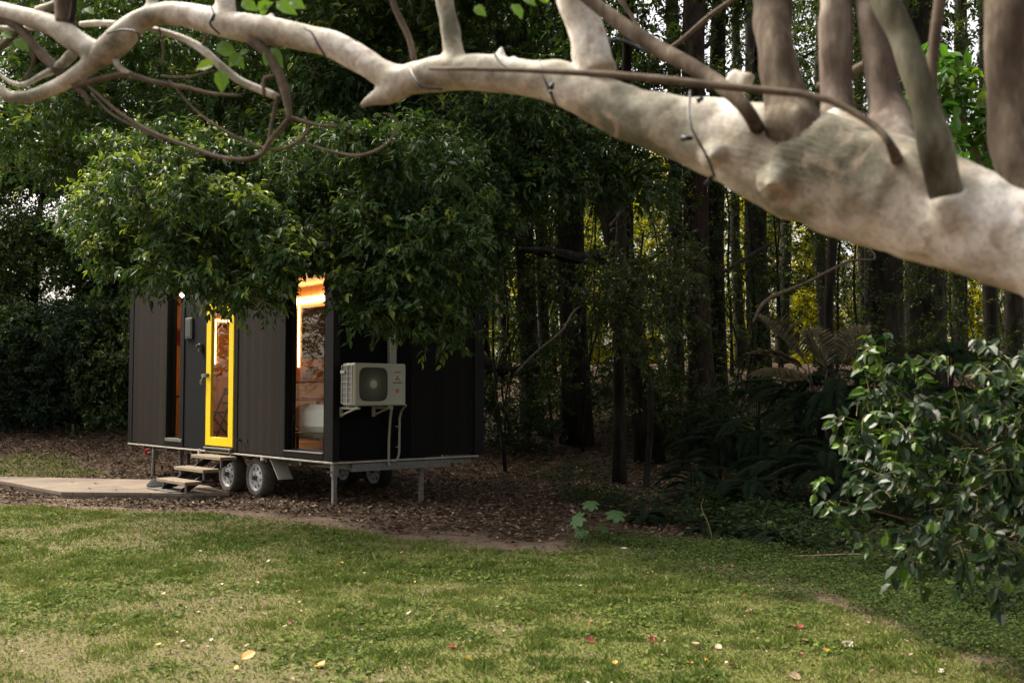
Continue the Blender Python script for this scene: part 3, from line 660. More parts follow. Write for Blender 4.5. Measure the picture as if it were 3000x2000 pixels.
MB().lathe([(.018, .24), (.018, .265), (.001, .265)], (0, 0, 0), (0, 0, 1), 16).build("cap", M['cord'], bt)
hp("niche_shelf", MB().box((1.9, 4.82, 1.2), (2.099, 5.9, 1.22)), M['shadeblack'])  # shelf in the same black that stands for the niche's shade
ex = inside("fire_extinguisher", .9, y1 - .08, 2.35, label="red fire extinguisher on the wall behind the narrow left window", cat="extinguisher")
MB().lathe([(.001, 0), (.05, 0), (.055, .02), (.055, .2), (.03, .25), (.02, .27), (.001, .27)], (0, 0, 0), (0, 0, 1), 20).build("cylinder", M['red'], ex, smooth=True)
MB().box((-.03, -.06, .27), (.03, .03, .3), .005).build("valve", M['cord'], ex)
cr = inside("folding_chair", 1.2, 5.8, .64, label="black folding chair seen through the yellow door", cat="chair")
# chair faces the door side (-x); width along y, seen against the plank wall
for s_ in (-.2, .2):
    MB().bar((.16, s_, .88), (-.2, s_, 0), .022, .03).build("frame_leg", M['cord'], cr)
    MB().bar((-.16, s_ * .9, .46), (.22, s_ * .9, 0), .022, .03).build("frame_leg", M['cord'], cr)
MB().box((-.2, -.2, .44), (.16, .2, .475), .006).build("seat", M['cord'], cr)
MB().box((.12, -.21, .76), (.15, .21, .9), .006).box((.10, -.2, .6), (.12, .2, .64), .005).build("backrest", M['cord'], cr)
MB().box((-.17, -.19, .1), (-.15, .19, .12)).box((.14, -.19, .1), (.16, .19, .12)).build("stretcher", M['cord'], cr)
st = inside("bar_stool", .62, 6.3, .64, label="small dark stool seen behind the narrow left window", cat="stool")
MB().box((-.15, -.15, .72), (.15, .15, .76), .01).build("seat", M['cord'], st)
for sx_ in (-.13, .13):
    for sy_ in (-.13, .13): MB().bar((sx_, sy_, .72), (sx_ * 1.2, sy_ * 1.2, 0), .025).build("leg", M['cord'], st)

# ------------------------------------------------------------------ deck and steps
dp = np.array([(-6.6, 15.33), (-4.63, 15.15), (-4.14, 15.31), (-4.75, 16.35), (-5.8, 17.46), (-9.3, 18.25), (-9.15, 18.0)])
dk = MB(); n = len(dp)
def prism(mb, P, z0, z1):
    n = len(P); V = np.vstack([np.c_[P, np.full(n, z0)], np.c_[P, np.full(n, z1)], [[*P.mean(0), z1]], [[*P.mean(0), z0]]])
    return mb.add(V, [[i, (i + 1) % n, n + (i + 1) % n, n + i] for i in range(n)], [[n + i, n + (i + 1) % n, 2 * n] for i in range(n)] + [[(i + 1) % n, i, 2 * n + 1] for i in range(n)])
deck = empty("low_deck", (-6.2, 16.3, -.1), R(41), label="low plywood platform lying on the grass in front of the steps", cat="deck")
def tolocal(P): d_ = P - np.array([-6.2, 16.3]); c, s_ = math.cos(ANG), math.sin(ANG); return np.stack([d_[:, 0] * c + d_[:, 1] * s_, -d_[:, 0] * s_ + d_[:, 1] * c], 1)
lp = tolocal(dp); ctr = lp.mean(0)
prism(MB(), lp, .055, .1).build("deck_boards", M['deck'], deck)
prism(MB(), ctr + (lp - ctr) * .985, .0, .054).build("deck_frame", simple("grey_timber", (.17, .145, .12), .85, .3, 8), deck)
prism(MB(), ctr + (lp - ctr) * .93, -.05, .0).build("underside_shade", M['shadeblack'], deck)  # solid slab, the shadow gap below the frame put in as black
steps = empty("entry_steps", tuple(hl(-.5, 3.08, 0)), ANG, label="three pale timber treads on black stringers below the yellow door", cat="steps")
for (xf, z) in ((-.36, .5), (-.63, .33), (-.90, .165)):
    MB().box((xf + .5, -.53, z - .05), (xf + .76, .5, z), .006).build("tread", M['treadwood'], steps)
for y in (-.3, .34):
    MB().bar((-.36, y, -.01), (.44, y, .475), .035, .09).build("stringer", M['cord'], steps)
for (xf, z, zb) in ((-.36, .45, .33), (-.63, .28, .165), (-.90, .115, .0)):
    MB().box((xf + .55, -.44, zb), (xf + .575, -.415, z)).box((xf + .55, .36, zb), (xf + .575, .385, z)).build("prop", M['gal'], steps)
rm = empty("rubber_mat", tuple(hl(-.84, 3.28, 0.0)), ANG, label="flat grey rubber mat at the foot of the steps", cat="mat")
MB().box((-.16, -.42, .002), (.16, .42, .012), .004).build("mat_sheet", M['mat'], rm)
MB().box((-.15, -.41, .012), (-.14, .41, .015)).box((.14, -.41, .012), (.15, .41, .015)).build("edge_rib", M['cord'], rm)
hs_ = MB()
for k in range(5):
    q = [(-.1 + .03 * k + .22 * math.cos(a), .25 * math.sin(a) + .02 * k, .02 + .02 * k) for a in np.linspace(0, 5.6, 16)]
    hs_.tube(q, .016, 6)
hh = hs_.build("coiled_hose", M['rubberblack']); hh.location = tuple(hl(-.55, 3.95, 0.0)); hh.rotation_euler = (0, 0, ANG)
tag(hh, "dark coiled hose lying beside the timber steps", "hose")

# ------------------------------------------------------------------ trees: the wood
def trunkmb(mb, base, top, r0, r1, bend=.25, seg=10, n=14, sd=0, flare=1.5):
    base = np.asarray(base, float); top = np.asarray(top, float); t = np.linspace(0, 1, n)[:, None]
    P = base * (1 - t) + top * t; k = rng.normal(size=3) * bend; k[2] = 0
    P = P + k * np.sin(t * math.pi) + np.stack([(vn(t[:, 0] * 4, t[:, 0] * 0 + sd, None, 2) - .5) * .2, (vn(t[:, 0] * 4, t[:, 0] * 0 + sd, None, 9) - .5) * .2, 0 * t[:, 0]], 1)
    r = r0 + (r1 - r0) * t[:, 0]; r[0] *= flare; r[1] *= 1 + (flare - 1) * .35
    P[0, 2] -= .3
    mb.tube(P, r, seg, True, .12, sd); return P
def ground_at(dx, depth):
    X = (dx - 1176) / 2391 * depth; return np.array([X, depth, float(gz(X, depth))])
NEAR = []
# the broad tree whose boughs hang over the house: trunk just behind it
tree = empty("camphor_tree", (-2.75, 19.2, float(gz(-2.75, 19.2))), label="broad glossy leaved tree behind the house, its low boughs hanging over the roof", cat="tree")
def plist(pts, rad, parent, name, mat, n=14):
    P = crom(np.c_[np.array(pts, float), rad], n); mb = MB().tube(P[:, :3], P[:, 3], 9, True, .1, 3); o = mb.build(name, mat, None, smooth=True)
    o.parent = parent; o.location = -parent.location if True else (0, 0, 0); return o
tb0 = np.array([-2.75, 19.2, float(gz(-2.75, 19.2))])
plist([tb0 - [0, 0, .3], tb0 + [0, 0, 2], tb0 + [.1, -.2, 4], tb0 + [.2, -.3, 8], tb0 + [.4, 0, 12]], [.36, .27, .24, .18, .08], tree, "trunk", M['barkred'])
for q in ([tb0 + [.05, -.1, 3.6], (-3.2, 16, 4.5), (-4.0, 13, 4.4), W(420, 470, 11)], [tb0 + [.1, -.2, 4.2], (-2.6, 15, 4.8), (-2.7, 12.5, 4.0), W(580, 600, 10.9)],
          [tb0 + [.1, -.1, 4.6], (-1.6, 15, 5.0), (-1.3, 12.5, 4.2), W(900, 640, 11.2)], [tb0 + [.1, -.2, 5], (-2, 15, 6), (-.6, 13.6, 5.5), W(1250, 400, 13)]):
    plist(q, [.13, .09, .05, .015], tree, "limb", M['barkred'])
PA = [(150, 480), (180, 400), (260, 330), (380, 310), (480, 330), (600, 400), (640, 480), (560, 520), (430, 560), (410, 630), (375, 665), (330, 665), (280, 620), (240, 590), (190, 560)]
PB = [(430, 540), (520, 480), (620, 500), (700, 560), (725, 600), (690, 640), (670, 670), (600, 685), (545, 710), (480, 665), (430, 660), (415, 610)]
PC = [(640, 340), (760, 300), (900, 300), (1050, 330), (1095, 400), (1095, 560), (1080, 680), (1050, 770), (1000, 800), (965, 770), (880, 725), (800, 705), (765, 660), (760, 560), (660, 470)]
PD2 = [(560, 100), (1060, 100), (1060, 330), (560, 330)]
PF = [(1080, 250), (1200, 240), (1440, 310), (1540, 410), (1490, 460), (1400, 420), (1260, 450), (1170, 500), (1115, 460)]
CR = Leaves(True)
def fill(LV, poly, n, depth, rpx, tw, per=8, ln=.09, young=.2, hang=.5, twigs=5, dj=.5, **k):
    for (x, y) in polypts(poly, n):
        dd = depth + rng.uniform(-dj, dj); s_ = PX(dd) * rpx * rng.uniform(.7, 1.2)
        LV.sprays(W(x, y, dd), (s_, s_ * 1.1, s_ * .75), int(tw * rng.uniform(.5, 1.2)), per, ln * rng.uniform(.85, 1.25), .26, young * rng.uniform(0, 2), hang, twigs=twigs, **k)
fill(CR, PA, 52, 11.2, 33, 44, young=.75, dj=1.0); fill(CR, PB, 36, 10.8, 30, 42, young=.6, dj=.8); fill(CR, PC, 70, 11.4, 38, 46, young=.25, dj=1.1)
fill(CR, PF, 42, 13, 50, 34, young=.28); fill(CR, [(580, 330), (800, 330), (780, 420), (640, 400)], 12, 12.5, 46, 40, young=.1)
fill(CR, [(-30, -60), (1090, -60), (1090, 340), (600, 360), (430, 330), (200, 360), (60, 420), (-30, 300)], 120, 14.5, 66, 58, ln=.11, young=.22, dj=1.6)
fill(CR, [(960, 380), (1120, 340), (1125, 640), (1080, 740), (1000, 700)], 22, 12.4, 48, 50, young=.08)
for k in range(120):
    c = (rng.uniform(-5.2, 1.8), rng.uniform(11.8, 18.5), rng.uniform(7.2, 10.5)); CR.sprays(c, (.75, .75, .5), 34, 7, .17, .35, .1, .4)  # crown part above the view, added to shade the lawn and forest floor
for k in range(70):
    c = (rng.uniform(-8, -1.5), rng.uniform(17, 22), rng.uniform(9.2, 11.5)); CR.sprays(c, (.75, .75, .5), 34, 7, .17, .35, .1, .4)  # further clusters added behind the house to keep sun off the forest floor
gp_ = [np.concatenate(a) for a in (CR.P, CR.D, CR.N, CR.L, CR.t, CR.y)]; gx_, gy_ = grid_of(gp_[0]); kp = ~inpoly(gx_, gy_, [(682, 628), (748, 618), (752, 820), (676, 820)])     # the boughs part in front of the big window
CR.P, CR.D, CR.N, CR.L, CR.t, CR.y = [[a[kp]] for a in gp_]
loc = -np.array(tree.location); cro = CR.build("crown", M['camphor'], tree); cro.location = loc
if CR.hastw: t_ = CR.tw.build("twigs", M['greentwig'], tree); t_.location = loc
# leafy trees walling in the left side; each its own crown
def leafy(name, base, label, blobs, mat, ln=.11, per=8, young=.1, trunk=(.12, 7), tw=30, group=None, bark='bark', cat="tree", wr=.45):
    o = empty(name, tuple(base), label=label, cat=cat); 
    if group: o["group"] = group
    mb = MB(); b = np.zeros(3); trunkmb(mb, b, b + [rng.uniform(-.3, .3), rng.uniform(-.3, .3), trunk[1]], trunk[0], trunk[0] * .4, sd=int(abs(base[0] * 10)))
    mb.build("trunk", M[bark], o, smooth=True)
    L_ = Leaves()
    for (c, r_, n_) in blobs: L_.sprays(np.asarray(c) - base, r_, n_, per, ln, .32, young, .35, twigs=0)
    L_.build("crown", M[mat], o, wr=wr); return o
def crownblobs(base, z0, z1, rad, n, tw, squash=1.0):
    bl = []
    for k in range(n):
        t = rng.random(); a = rng.uniform(0, 2 * math.pi); rr = rad * math.sqrt(rng.random()) * (1 - .45 * t)
        c = np.array([base[0] + math.cos(a) * rr, base[1] + math.sin(a) * rr * squash, base[2] + z0 + (z1 - z0) * t]); s_ = rng.uniform(.4, .75) * rad * .5
        bl.append((c, (s_, s_, s_ * .75), tw))
    return bl
LB = ["tall dark evergreen at the far left of the picture, behind the platform", "tall leafy tree second from the far left, behind the platform", "dense leafy tree just left of the house with yellow green tips",
      "dense leafy tree rising behind the left end of the house", "tall dark tree rising behind the yellow door of the house", "tall leafy tree rising behind the middle of the house roof",
      "tall leafy tree rising behind the big right window", "thin leafy tree rising behind the right end of the house"]
for k, (X, Y) in enumerate([(-12.9, 25.2), (-11.0, 24.9), (-9.4, 25.4), (-7.4, 24.9), (-5.5, 24.6), (-3.6, 23.2), (-1.9, 24.4), (-.6, 25.6)]):
    b = np.array([X, Y, float(gz(X, Y))]); yg = (.22, .25, .2, .12, .08, .08, .06, .06)[k]
    leafy("leafy_tree", b, LB[k], crownblobs(b, (.3, .3, .4, .8, 1.5, 2.5, 3, 3.5)[k], 13, 1.75, 170 if k < 7 else 100, 100), 'wallleaf', young=yg*1.5, group="leafy trees behind the house")
# low shrubs along the forest edge, left
SL = ["low dark shrub at the left picture edge by the leaf litter", "low rounded shrub with broad bluish leaves at the left forest edge", "dull olive shrub on the leaf litter, third along the left edge", "low brownish shrub beside the left wall of the house"]
for k, (dx, Y) in enumerate([(-10, 23.3), (95, 23.0), (185, 23.5), (262, 23.4)]):
    b = ground_at(dx, Y); L_ = []
    for q in range(40): L_.append((b + [rng.uniform(-1, .9), rng.uniform(-.5, .6), rng.uniform(.15, 2.6)], (.36, .36, .28), 26))
    leafy("edge_shrub", b, SL[k], L_, 'fern' if k == 1 else 'wallleaf', ln=.12, young=.15, trunk=(.02, 1.2), group="shrubs along the forest edge", cat="shrub", wr=.5)

# trunks of the open wood on the right
TR = [ # x base, x at 9 m, depth, width px, bark, label
 (1222, 1196, 23.5, 42, 'bark', "dark trunk nearest the right end of the house"),
 (1252, 1246, 27, 26, 'bark', "narrow dark trunk, second from the right end of the house"),
 (1277, 1270, 30, 15, 'bark', "very thin dark trunk between two thicker ones right of the house"),
 (1323, 1312, 22, 58, 'bark', "straight thick black trunk above the small bright gap"),
 (1503, 1330, 20.5, 56, 'bark', "trunk leaning strongly to the left in mid forest"),
 (1606, 1602, 21, 58, 'barkred', "thick brown trunk with a paler bark streak in mid forest"),
 (1645, 1650, 23, 40, 'bark', "black trunk standing close behind the brown streaked trunk"),
 (1742, 1738, 26, 50, 'bark', "dark trunk behind the dry palm fronds"),
 (1545, 1543, 28, 34, 'bark', "dark trunk far back left of the brown streaked trunk"),
 (1700, 1692, 31, 22, 'bark', "slender far trunk between the black trunk and the palm"),
 (2032, 2020, 22, 84, 'bark', "very broad dark trunk below the pale limb, right side"),
 (2125, 2118, 24, 92, 'bark', "broadest dark trunk behind the upright myrtle shoots"),
 (2272, 2266, 26, 30, 'bark', "narrow dark trunk near the right picture edge"),
 (1800, 1792, 33, 26, 'bark', "slim far trunk right of the dry palm"),
 (1895, 1888, 30, 24, 'bark', "slim far trunk left of the very broad trunk"),
 (2210, 2205, 31, 30, 'bark', "far trunk between the broadest trunk and the right edge"),
 (1160, 1150, 29, 24, 'bark', "thin far trunk touching the right wall edge of the house"),
 (1440, 1436, 30, 28, 'bark', "far dark trunk behind the hanging olive foliage"),
 (2330, 2335, 25, 40, 'bark', "dark trunk at the right picture edge behind the bush"),
 (1985, 1975, 34, 22, 'bark', "slender trunk furthest back beside the very broad trunk"),
]
def far_crown(b, z0, z1, rad, n, tw, ln): 
    L_ = Leaves()
    for (c, r_, n_) in crownblobs(np.zeros(3), z0, z1, rad, n, tw): L_.sprays(c, r_, n_, 8, ln, .4, .08, .35)
    return L_
protos = []
for k in range(3):
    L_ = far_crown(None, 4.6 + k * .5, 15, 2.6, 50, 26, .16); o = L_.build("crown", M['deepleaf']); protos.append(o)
for k, (xb_, xt, dd, wp, bk_, lab) in enumerate(TR):
    b = ground_at(xb_, dd); top = W(xt, 0, dd); sc_ = 16 / max(1, top[2] - b[2]); top = b + (top - b) * sc_
    if xb_ == 1503: top = b + np.array([-2.1, .5, 13.5])
    o = empty("forest_tree", tuple(b), label=lab, cat="tree", group="trunks of the open forest"); r0 = wp * PX(dd) / 2
    mb = MB(); P = trunkmb(mb, (0, 0, 0), top - b, r0 * 1.05, r0 * .8, .05, 12, 18, k, 1.35); mb.build("trunk", M[bk_], o, smooth=True)
    if xb_ in (1645, 1700, 1545, 2210, 2272, 1742, 1895, 1440): cr_ = None
    elif k < 3: cr_ = protos[k]
    else: cr_ = protos[k % 3].copy(); COL.objects.link(cr_)
    if cr_: cr_.parent = o; cr_.rotation_euler = (0, 0, k * 1.3); cr_.location = ((top - b)[0] * .55, (top - b)[1] * .55 + 1.0, 1.2 + (k % 4) * .4)
    if k % 5 != 2:
        L4 = Leaves()
        for q in range(16):
            i = rng.integers(2, 11); a = rng.uniform(0, 6.28); rr = r0 + .12; L4.sprays(P[i] + [math.cos(a) * rr, math.sin(a) * rr, 0], (.3, .3, .5), 12, 6, .1, .25, .15, .5)
        L4.build("climbing_leaves", M['deepleaf'], o)
    for q in range(2 if wp > 30 else 1):
        i = rng.integers(5, 12); a = rng.uniform(0, 6.28); s_ = P[i]; e = s_ + np.array([math.cos(a) * 1.6, math.sin(a) * 1.2, rng.uniform(.2, 1.1)])
        plist_ = crom(np.c_[[s_, (s_ + e) / 2 + [0, 0, -.15], e], [r0 * .3, r0 * .2, .015]], 8); MB().tube(plist_[:, :3], plist_[:, 3], 6, True, .1).build("limb", M['bark'], o, smooth=True)
RING = [(-20, 17), (-17, 20.5), (-22, 22), (-19, 26), (-25, 27), (1.5, -9), (-5.5, -9), (-9, -11), (-2, -13), (5, -12), (11, -8), (12, -1), (10.5, 5), (9.5, 11)]  # unseen trees added to block low sky light and darken window reflections
for k, (X, Y) in enumerate(RING):
    b = np.array([X, Y, float(gz(X, Y))]); o = empty("clearing_shade_tree", tuple(b), label="unseen leafy tree added beside the clearing to block light and darken reflections", cat="tree", group="added light blocking trees round the clearing")
    mb = MB(); trunkmb(mb, (0, 0, 0), (.2, .1, 11), .22, .1, .2, 8, 10, k, 1.35); mb.build("trunk", M['bark'], o, smooth=True)
    c2 = protos[k % 3].copy(); COL.objects.link(c2); c2.parent = o; c2.rotation_euler = (0, 0, k * 1.7); c2.scale = (1.35, 1.35, .95); c2.location = (0, 0, -3.2)
EDGE = [(1.8, 17.5, "behind the right end of the house"), (5.2, 17.0, "above the dry palm"), (8.2, 15.0, "above the glossy bush")]  # added trees: crowns above the view shade the wood and right lawn
for k, (X, Y, tx) in enumerate(EDGE):
    b = np.array([X, Y, float(gz(X, Y))]); L2 = Leaves()
    for (c, r_, n_) in crownblobs(np.zeros(3), 8.2, 10.8, 3.9, 110, 34): L2.sprays(c + [(0, -1, -1)[k], (-4.6, -2.5, -2)[k], 0], r_ * np.array([1.3, 1.3, 1]), n_, 8, .18, .4, .06, .35)
    o = L2.build("crown", M['deepleaf']); par = empty("edge_shade_tree", tuple(b), label="forest edge tree added for shade, crown above the picture, " + tx, cat="tree", group="added shade trees at the forest edge"); o.parent = par
    mb = MB(); trunkmb(mb, (0, 0, 0), (.3, -.2, 11), (.10, .09, .14)[k], .07, .1, 10, 12, k, 1.3); mb.build("trunk", M['bark'], par, smooth=True)
def fallen(name, pts, rad, mat, **k):
    P = crom(np.c_[np.array(pts, float), rad], 22); o = MB().tube(P[:, :3], P[:, 3], 9, True, .15, 4).build(name, mat, smooth=True); return tag(o, **k)
fallen("leaning_branch", [W(1108, 822, 21), W(1150, 850, 21), W(1190, 852, 21.5), W(1222, 835, 22.5)], [.1, .11, .12, .13], M['bark'], label="thick dark branch bowing low beside the right end of the house", cat="branch")
fallen("leaning_branch", [W(1190, 572, 21), W(1260, 580, 21), W(1330, 592, 21), W(1400, 585, 20.6)], [.05, .11, .13, .12], M['bark'], label="thick dark horizontal branch crossing the straight black trunk", cat="branch")
fallen("leaning_branch", [W(1180, 862, 17), W(1230, 810, 17.5), W(1290, 760, 18), W(1330, 705, 19), W(1420, 690, 19)], [.012, .02, .02, .018, .01], M['twig'], label="thin bare branch slanting up across the trunks right of the house", cat="branch")
fallen("leaning_branch", [W(1730, 740, 12), W(1760, 690, 12), W(1850, 650, 12), W(1950, 600, 12), W(2010, 588, 12), (3.9, 12.5, 3.6)], [.02, .024, .02, .016, .014, .01], M['twig'], label="curved bare branch above the dry palm fronds", cat="branch")
fallen("leaning_branch", [W(1400, 520, 16), W(1440, 470, 16), W(1480, 420, 16)], [.02, .016, .008], M['twig'], label="short pale dead branch left of the pale limb's underside", cat="branch")
fallen("leaning_branch", [W(1590, 520, 19), W(1650, 620, 19.5), W(1700, 600, 20), W(1770, 560, 22)], [.02, .03, .04, .05], M['bark'], label="dark crooked branch joining the black trunk and the palm trunk", cat="branch")
fallen("fallen_branch", [W(1780, 1190, 0) if False else (2.35, 8.7, .10), (2.9, 8.35, .16), (3.4, 8.1, .08)], [.006, .009, .006], M['twig'], label="thin fallen twig on the groundcover near the bush", cat="branch")
fallen("fallen_branch", [ground_at(1125, 13.6) + [0, 0, .03], ground_at(1165, 13.4) + [0, 0, .03]], [.02, .015], M['twig'], label="short pale stick on the leaf litter behind the right jack leg", cat="branch")
fallen("fallen_log", [ground_at(1515, 13.6) + [0, 0, .1], ground_at(1560, 13.7) + [0, 0, .11], ground_at(1610, 13.9) + [0, 0, .09]], [.08, .1, .085], M['barkred'], label="short mossy brown log lying on the dark forest floor", cat="log")
fallen("fallen_branch", [(1.9, 9.9, 0.02), (1.86, 9.9, .2), (1.80, 9.95, .36), (1.82, 9.95, .45)], [.006, .005, .004, .002], M['greentwig'], label="upright dry stem standing in the leaf litter", cat="stem")
# slender saplings and hanging vines between the trunks
for k in range(36):
    dx = rng.uniform(1115, 2340) if k > 16 else rng.uniform(1120, 1300); dd = rng.uniform(22, 32); b = ground_at(dx, dd)
    le = rng.normal() * .8; P = crom([b - [0, 0, .1], b + [rng.uniform(-.4, .4), 0, 1.5], b + [rng.uniform(-.6, .6) + le * .5, .2, 4], b + [rng.uniform(-1, 1) + le * 1.6, .2, 7.5]], 14)
    o = empty("sapling", tuple(b), label="slender bare stemmed sapling among the forest trunks", cat="sapling", group="saplings in the forest")
    MB().tube(P - b, np.linspace(.028, .01, 14) * rng.uniform(.6, 1.4), 5, False, .1).build("stem", M['bark'], o)
    L_ = Leaves()
    for q in range(4): i = rng.integers(4, 14); L_.sprays(P[i] - b + [rng.uniform(-.3, .3), 0, 0], (.5, .4, .35), 7, 6, .09, .25, .2, .4)
    L_.build("foliage", M['deepleaf'], o)
# hanging olive foliage in mid forest
b = ground_at(1480, 17); o = empty("young_tree", tuple(b), label="young olive green tree with drooping sprays in front of the leaning trunk", cat="tree")
MB().tube(crom([(0, 0, -.2), (.1, 0, 1.5), (-.1, .1, 3), (0, 0, 4.2)], 12), np.linspace(.06, .015, 12), 7).build("trunk", M['bark'], o)
L_ = Leaves(True)
for (x, y) in polypts([(1370, 590), (1460, 540), (1560, 560), (1600, 640), (1590, 720), (1550, 770), (1480, 830), (1420, 750), (1340, 720), (1340, 660)], 26):
    dd = rng.uniform(15.4, 16.6); L_.sprays(W(x, y, dd) - b, (.26, .26, .22), 15, 8, .11, .3, .25, .6, up=.1, twigs=8)
L_.build("crown", M['olive'], o); L_.tw.build("twigs", M['greentwig'], o)
# thicket beyond the crest, its sunlight put into the leaf colour
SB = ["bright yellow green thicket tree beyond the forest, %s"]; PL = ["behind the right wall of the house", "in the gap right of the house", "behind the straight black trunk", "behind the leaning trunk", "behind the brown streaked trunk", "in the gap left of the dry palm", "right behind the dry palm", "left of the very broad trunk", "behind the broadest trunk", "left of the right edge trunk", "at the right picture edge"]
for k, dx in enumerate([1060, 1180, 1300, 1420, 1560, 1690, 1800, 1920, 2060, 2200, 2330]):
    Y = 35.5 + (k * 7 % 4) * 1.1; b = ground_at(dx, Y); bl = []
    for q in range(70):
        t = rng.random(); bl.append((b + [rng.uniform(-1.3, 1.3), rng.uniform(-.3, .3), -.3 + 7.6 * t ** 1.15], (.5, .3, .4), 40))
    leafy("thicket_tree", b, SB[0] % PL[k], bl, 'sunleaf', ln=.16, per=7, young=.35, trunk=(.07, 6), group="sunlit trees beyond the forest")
ML = ["right beside the house wall", "right of the house, second", "behind the straight black trunk", "left of the leaning trunk", "left of the brown streaked trunk", "right of the black trunk", "behind the dry palm", "left of the very broad trunk", "between the two broadest trunks", "right of the broadest trunk", "at the right edge of the forest"]
for k, dx in enumerate([1140, 1235, 1350, 1450, 1560, 1680, 1800, 1930, 2080, 2200, 2330]):
    Y = 28.5 + (k * 5 % 4) * 1.0; b = ground_at(dx, Y); bl = []
    for q in range(34):
        t = rng.random() ** .8; bl.append((b + [rng.uniform(-1.0, 1.0), rng.uniform(-.8, .8), .4 + 7.2 * t], (.42, .42, .34), 12))
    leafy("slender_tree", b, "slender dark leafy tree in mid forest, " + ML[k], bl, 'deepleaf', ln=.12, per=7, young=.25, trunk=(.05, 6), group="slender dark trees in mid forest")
QL = ["close to the right end of the house", "between the house and the straight black trunk", "before the straight black trunk", "right before the leaning trunk", "just left of the brown streaked trunk", "just right of the brown streaked trunk", "over the dry palm", "before the slim far trunk", "before the very broad trunk", "before the broadest trunk", "over the glossy bush"]
for k, dx in enumerate([1165, 1262, 1345, 1470, 1560, 1690, 1790, 1900, 2010, 2140, 2280]):
    Y = 19.6 + (k * 3 % 4) * .9; b = ground_at(dx, Y); bl = []
    for q in range(26):
        t = rng.random(); bl.append((b + [rng.uniform(-.9, .9), rng.uniform(-.6, .6), 1.2 + 6.5 * t], (.42, .38, .28), 17))
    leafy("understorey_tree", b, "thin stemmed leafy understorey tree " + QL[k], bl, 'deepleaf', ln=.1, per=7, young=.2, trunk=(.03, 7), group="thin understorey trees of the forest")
# dark understorey plants in the wood
DL = ["right of the house base", "between the house and the leaning trunk", "under the leaning trunk", "in front of the brown streaked trunk", "below the dry palm", "in front of the very broad trunk", "behind the glossy bush"]
for k, (dx, Y) in enumerate([(1175, 21.5), (1390, 24), (1560, 22.5), (1700, 20), (1830, 18.5), (2040, 19), (2230, 20)]):
    b = ground_at(dx, Y); bl = [(b + [rng.uniform(-1.1, 1.1), rng.uniform(-.6, .6), rng.uniform(.1, 1.3)], (.35, .35, .22), 16) for q in range(30)]
    leafy("understorey_shrub", b, "low dark understorey shrub " + DL[k], bl, 'deepleaf', ln=.11, per=7, young=.03, trunk=(.02, 1), group="dark understorey shrubs", cat="shrub")

# ------------------------------------------------------------------ ferns, palm
def frond(L_, base, dirv, length, droop, npin=22, pl=.16, pw=.16, tint=None, twist=0):
    t = np.linspace(0, 1, npin); d = nrm(np.asarray(dirv, float)); side = nrm(np.cross(d, [0, 0, 1.]))
    P = np.asarray(base) + d * (length * t)[:, None]; P[:, 2] -= droop * length * t ** 2
    D = nrm(np.gradient(P, axis=0)); up = nrm(np.cross(side, D))
    env = np.sin(np.clip(t * 1.05 + .08, 0, 1) * math.pi) ** .6
    for sgn in (-1, 1):
        q = nrm(side * sgn * .9 + D * .45 + up * twist + rng.normal(size=P.shape) * .06)
        L_.P.append(P[2:]); L_.D.append(q[2:]); L_.N.append(np.broadcast_to(up, P.shape)[2:] + rng.normal(size=P[2:].shape) * .15); L_.L.append((pl * env + .01)[2:] * rng.uniform(.85, 1.1, npin - 2))
        L_.t.append(np.full(npin - 2, rng.random() if tint is None else tint)); L_.y.append(rng.random(npin - 2) * .3)
    return P
FN = [(1740, 880, 14.5, 1.3), (1830, 850, 14, 1.5), (1920, 870, 13.5, 1.4), (2000, 830, 13.5, 1.5), (1650, 960, 15, 1.1), (1790, 985, 13, 1.1), (1900, 1010, 12, 1.0), (2080, 900, 12.5, 1.3), (2180, 800, 13, 1.4), (1590, 1060, 14, .8), (1720, 1090, 12.4, .8), (1700, 1205, 10.4, .45), (1780, 1235, 9.8, .45), (2060, 1010, 11, 1.1), (1480, 1180, 11.5, .4), (1620, 1215, 10.6, .4)]
FT = ["under the dry palm", "with the widest fronds in mid forest", "in front of the very broad trunk", "beside the top of the glossy bush", "at the foot of the brown streaked trunk", "on the dark slope below the palm", "left of the glossy bush", "behind the upper bush leaves", "right of the broad trunks", "near the mossy log", "right of the mossy log", "small, on the groundcover edge", "small, beside the fallen pale twig", "behind the middle of the bush", "small, right of the lobed plant", "small, in the middle of the groundcover edge"]
for k, (dx, dy, dd, ln_) in enumerate(FN):
    tip = W(dx, dy, dd); b = ground_at(dx, dd); hgt = max(.15, tip[2] - b[2]); o = empty("fern", tuple(b), label="dark feathery fern " + FT[k], cat="fern", group="ferns at the forest edge")
    st_ = MB(); L_ = Leaves()
    for q in range(17):
        a = q * 2.4 + rng.uniform(-.3, .3); dv = (math.cos(a), math.sin(a), .25 + rng.uniform(-.1, .35)); hh_ = hgt * rng.uniform(.35, 1)
        P = frond(L_, (math.cos(a) * .05, math.sin(a) * .05, hh_), dv, ln_ * rng.uniform(.6, 1), rng.uniform(.45, 1.0), 64, ln_ * .12, None)
        st_.tube([(0, 0, 0), (math.cos(a) * .02, math.sin(a) * .02, hh_ * .6), P[0], P[12], P[-1]], [.012, .008, .006, .004, .002], 4, False)
    st_.build("stalk", M['bark'], o); L_.build("frond", M['fern'], o, wr=.17)
b = ground_at(1880, 13.6); palm = empty("dry_palm", tuple(b), label="palm with dry greyish fronds rising in mid forest below the pale limb", cat="palm")
MB().tube([(0, 0, -.1), (.02, 0, 1.0), (0, 0, 1.45)], [.06, .05, .04], 10, True, .1).build("trunk", M['bark'], palm)
